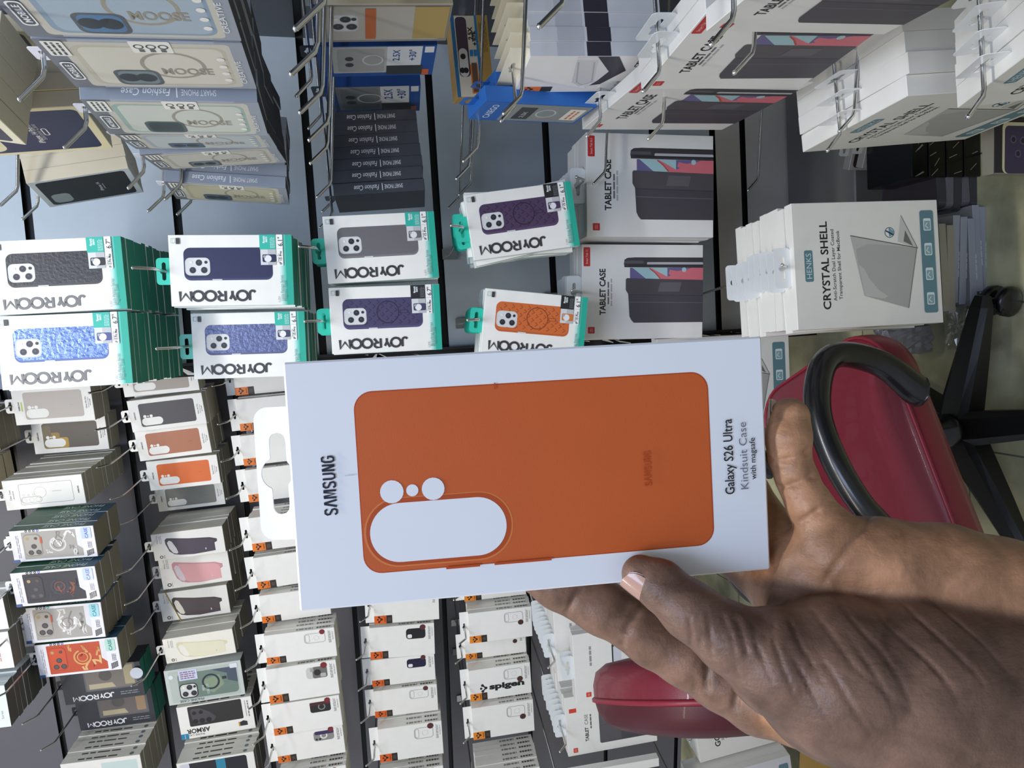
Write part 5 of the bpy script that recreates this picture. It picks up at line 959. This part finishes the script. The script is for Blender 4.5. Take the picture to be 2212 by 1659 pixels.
va = nt.nodes.new('ShaderNodeVertexColor'); va.layer_name = 'pigment_and_light'; tc = nt.nodes.new('ShaderNodeTexCoord')
def noise(sc, det, dist=0.0):
    n = nt.nodes.new('ShaderNodeTexNoise'); n.inputs['Scale'].default_value = sc; n.inputs['Detail'].default_value = det; n.inputs['Distortion'].default_value = dist; nt.links.new(tc.outputs['Object'], n.inputs['Vector']); return n
n1 = noise(70, 6, .6); mr = nt.nodes.new('ShaderNodeMapRange'); mr.inputs['From Min'].default_value = .3; mr.inputs['From Max'].default_value = .7; mr.inputs['To Min'].default_value = .66; mr.inputs['To Max'].default_value = 1.34; nt.links.new(n1.outputs['Fac'], mr.inputs['Value'])
mx = nt.nodes.new('ShaderNodeMix'); mx.data_type = 'RGBA'; mx.blend_type = 'MULTIPLY'; mx.inputs[0].default_value = 1; nt.links.new(va.outputs[0], mx.inputs[6]); nt.links.new(mr.outputs[0], mx.inputs[7]); nt.links.new(mx.outputs[2], p.inputs['Base Color'])
n2 = noise(420, 4); vo = nt.nodes.new('ShaderNodeTexVoronoi'); vo.feature = 'DISTANCE_TO_EDGE'; vo.inputs['Scale'].default_value = 750; nt.links.new(tc.outputs['Object'], vo.inputs['Vector'])
# fine skin lines run along the thumb ball
mp = nt.nodes.new('ShaderNodeMapping'); nt.links.new(tc.outputs['Object'], mp.inputs['Vector']); mp.inputs['Rotation'].default_value = (0, .75, 0); mp.inputs['Scale'].default_value = (620, 300, 130)
n3 = nt.nodes.new('ShaderNodeTexNoise'); n3.inputs['Scale'].default_value = 1; n3.inputs['Detail'].default_value = 3; nt.links.new(mp.outputs[0], n3.inputs['Vector'])
ad = nt.nodes.new('ShaderNodeMath'); ad.operation = 'MULTIPLY_ADD'; nt.links.new(vo.outputs['Distance'], ad.inputs[0]); ad.inputs[1].default_value = .35; nt.links.new(n2.outputs['Fac'], ad.inputs[2])
a2 = nt.nodes.new('ShaderNodeMath'); a2.operation = 'MULTIPLY_ADD'; nt.links.new(n3.outputs['Fac'], a2.inputs[0]); a2.inputs[1].default_value = 1.3; nt.links.new(ad.outputs[0], a2.inputs[2])
bp = nt.nodes.new('ShaderNodeBump'); bp.inputs['Strength'].default_value = .36; bp.inputs['Distance'].default_value = .0006; nt.links.new(a2.outputs[0], bp.inputs['Height']); nt.links.new(bp.outputs[0], p.inputs['Normal'])
me.materials.append(sk); me.update()
hand = bpy.data.objects.new('hand', me); COL.objects.link(hand); tag(hand, 'dark skinned hand gripping the white box, thumb in front, fingers behind', 'hand')
# nails
def nail(c, t, s, r, ln, wd, name, m):
    """curved plate: c cuticle-to-tip middle on the finger axis, t towards the tip, s outward"""
    t = Vector(t).normalized(); s = Vector(s); s = (s - t*s.dot(t)).normalized(); q = t.cross(s); c = Vector(c); b = B(); rows = []
    for i in range(15):
        f = -1 + 2*i/14; w_ = wd*max(1 - abs(f)**3.2*(.55 if f > 0 else .9), .05)**.5; row = []
        for j in range(11):
            g = -1 + .2*j; a = g*w_/r; lift = .0004*(1 - f*f*.8)
            row.append(tuple(c + t*(ln*f*(1 - .10*g*g)) + (s*math.cos(a) + q*math.sin(a))*(r + lift)))
        rows.append(row)
    b.grid(rows, m); b.grid([[tuple(Vector(p_) - s*.0009) for p_ in r_] for r_ in rows], m); return b.obj(name, hand, True)
T_ = HAND['palm'][0]; a0, a1 = Vector(T_[0][:3]), Vector(T_[2][:3]); tv = (a0 - a1).normalized()
nail(a0 - tv*.0042, tv, tuple(_rx*-.22 + _dy*.66 - _fw*.72), T_[0][3] + .0009, .0090, .0078, 'thumb_nail', M('b48e7d', .2, 0, .35))
Pk = HAND['pinky'][0]; b0_, b1_ = Vector(Pk[0][:3]), Vector(Pk[2][:3]); tv = (b0_ - b1_).normalized()
nail(b0_ + tv*.002, tv, tuple(_rx*-.80 - _dy*.1 + _fw*.55), Pk[0][3]*1.0, .0062, .0058, 'finger_nail', M('e3cfbd', .2, 0, .3))
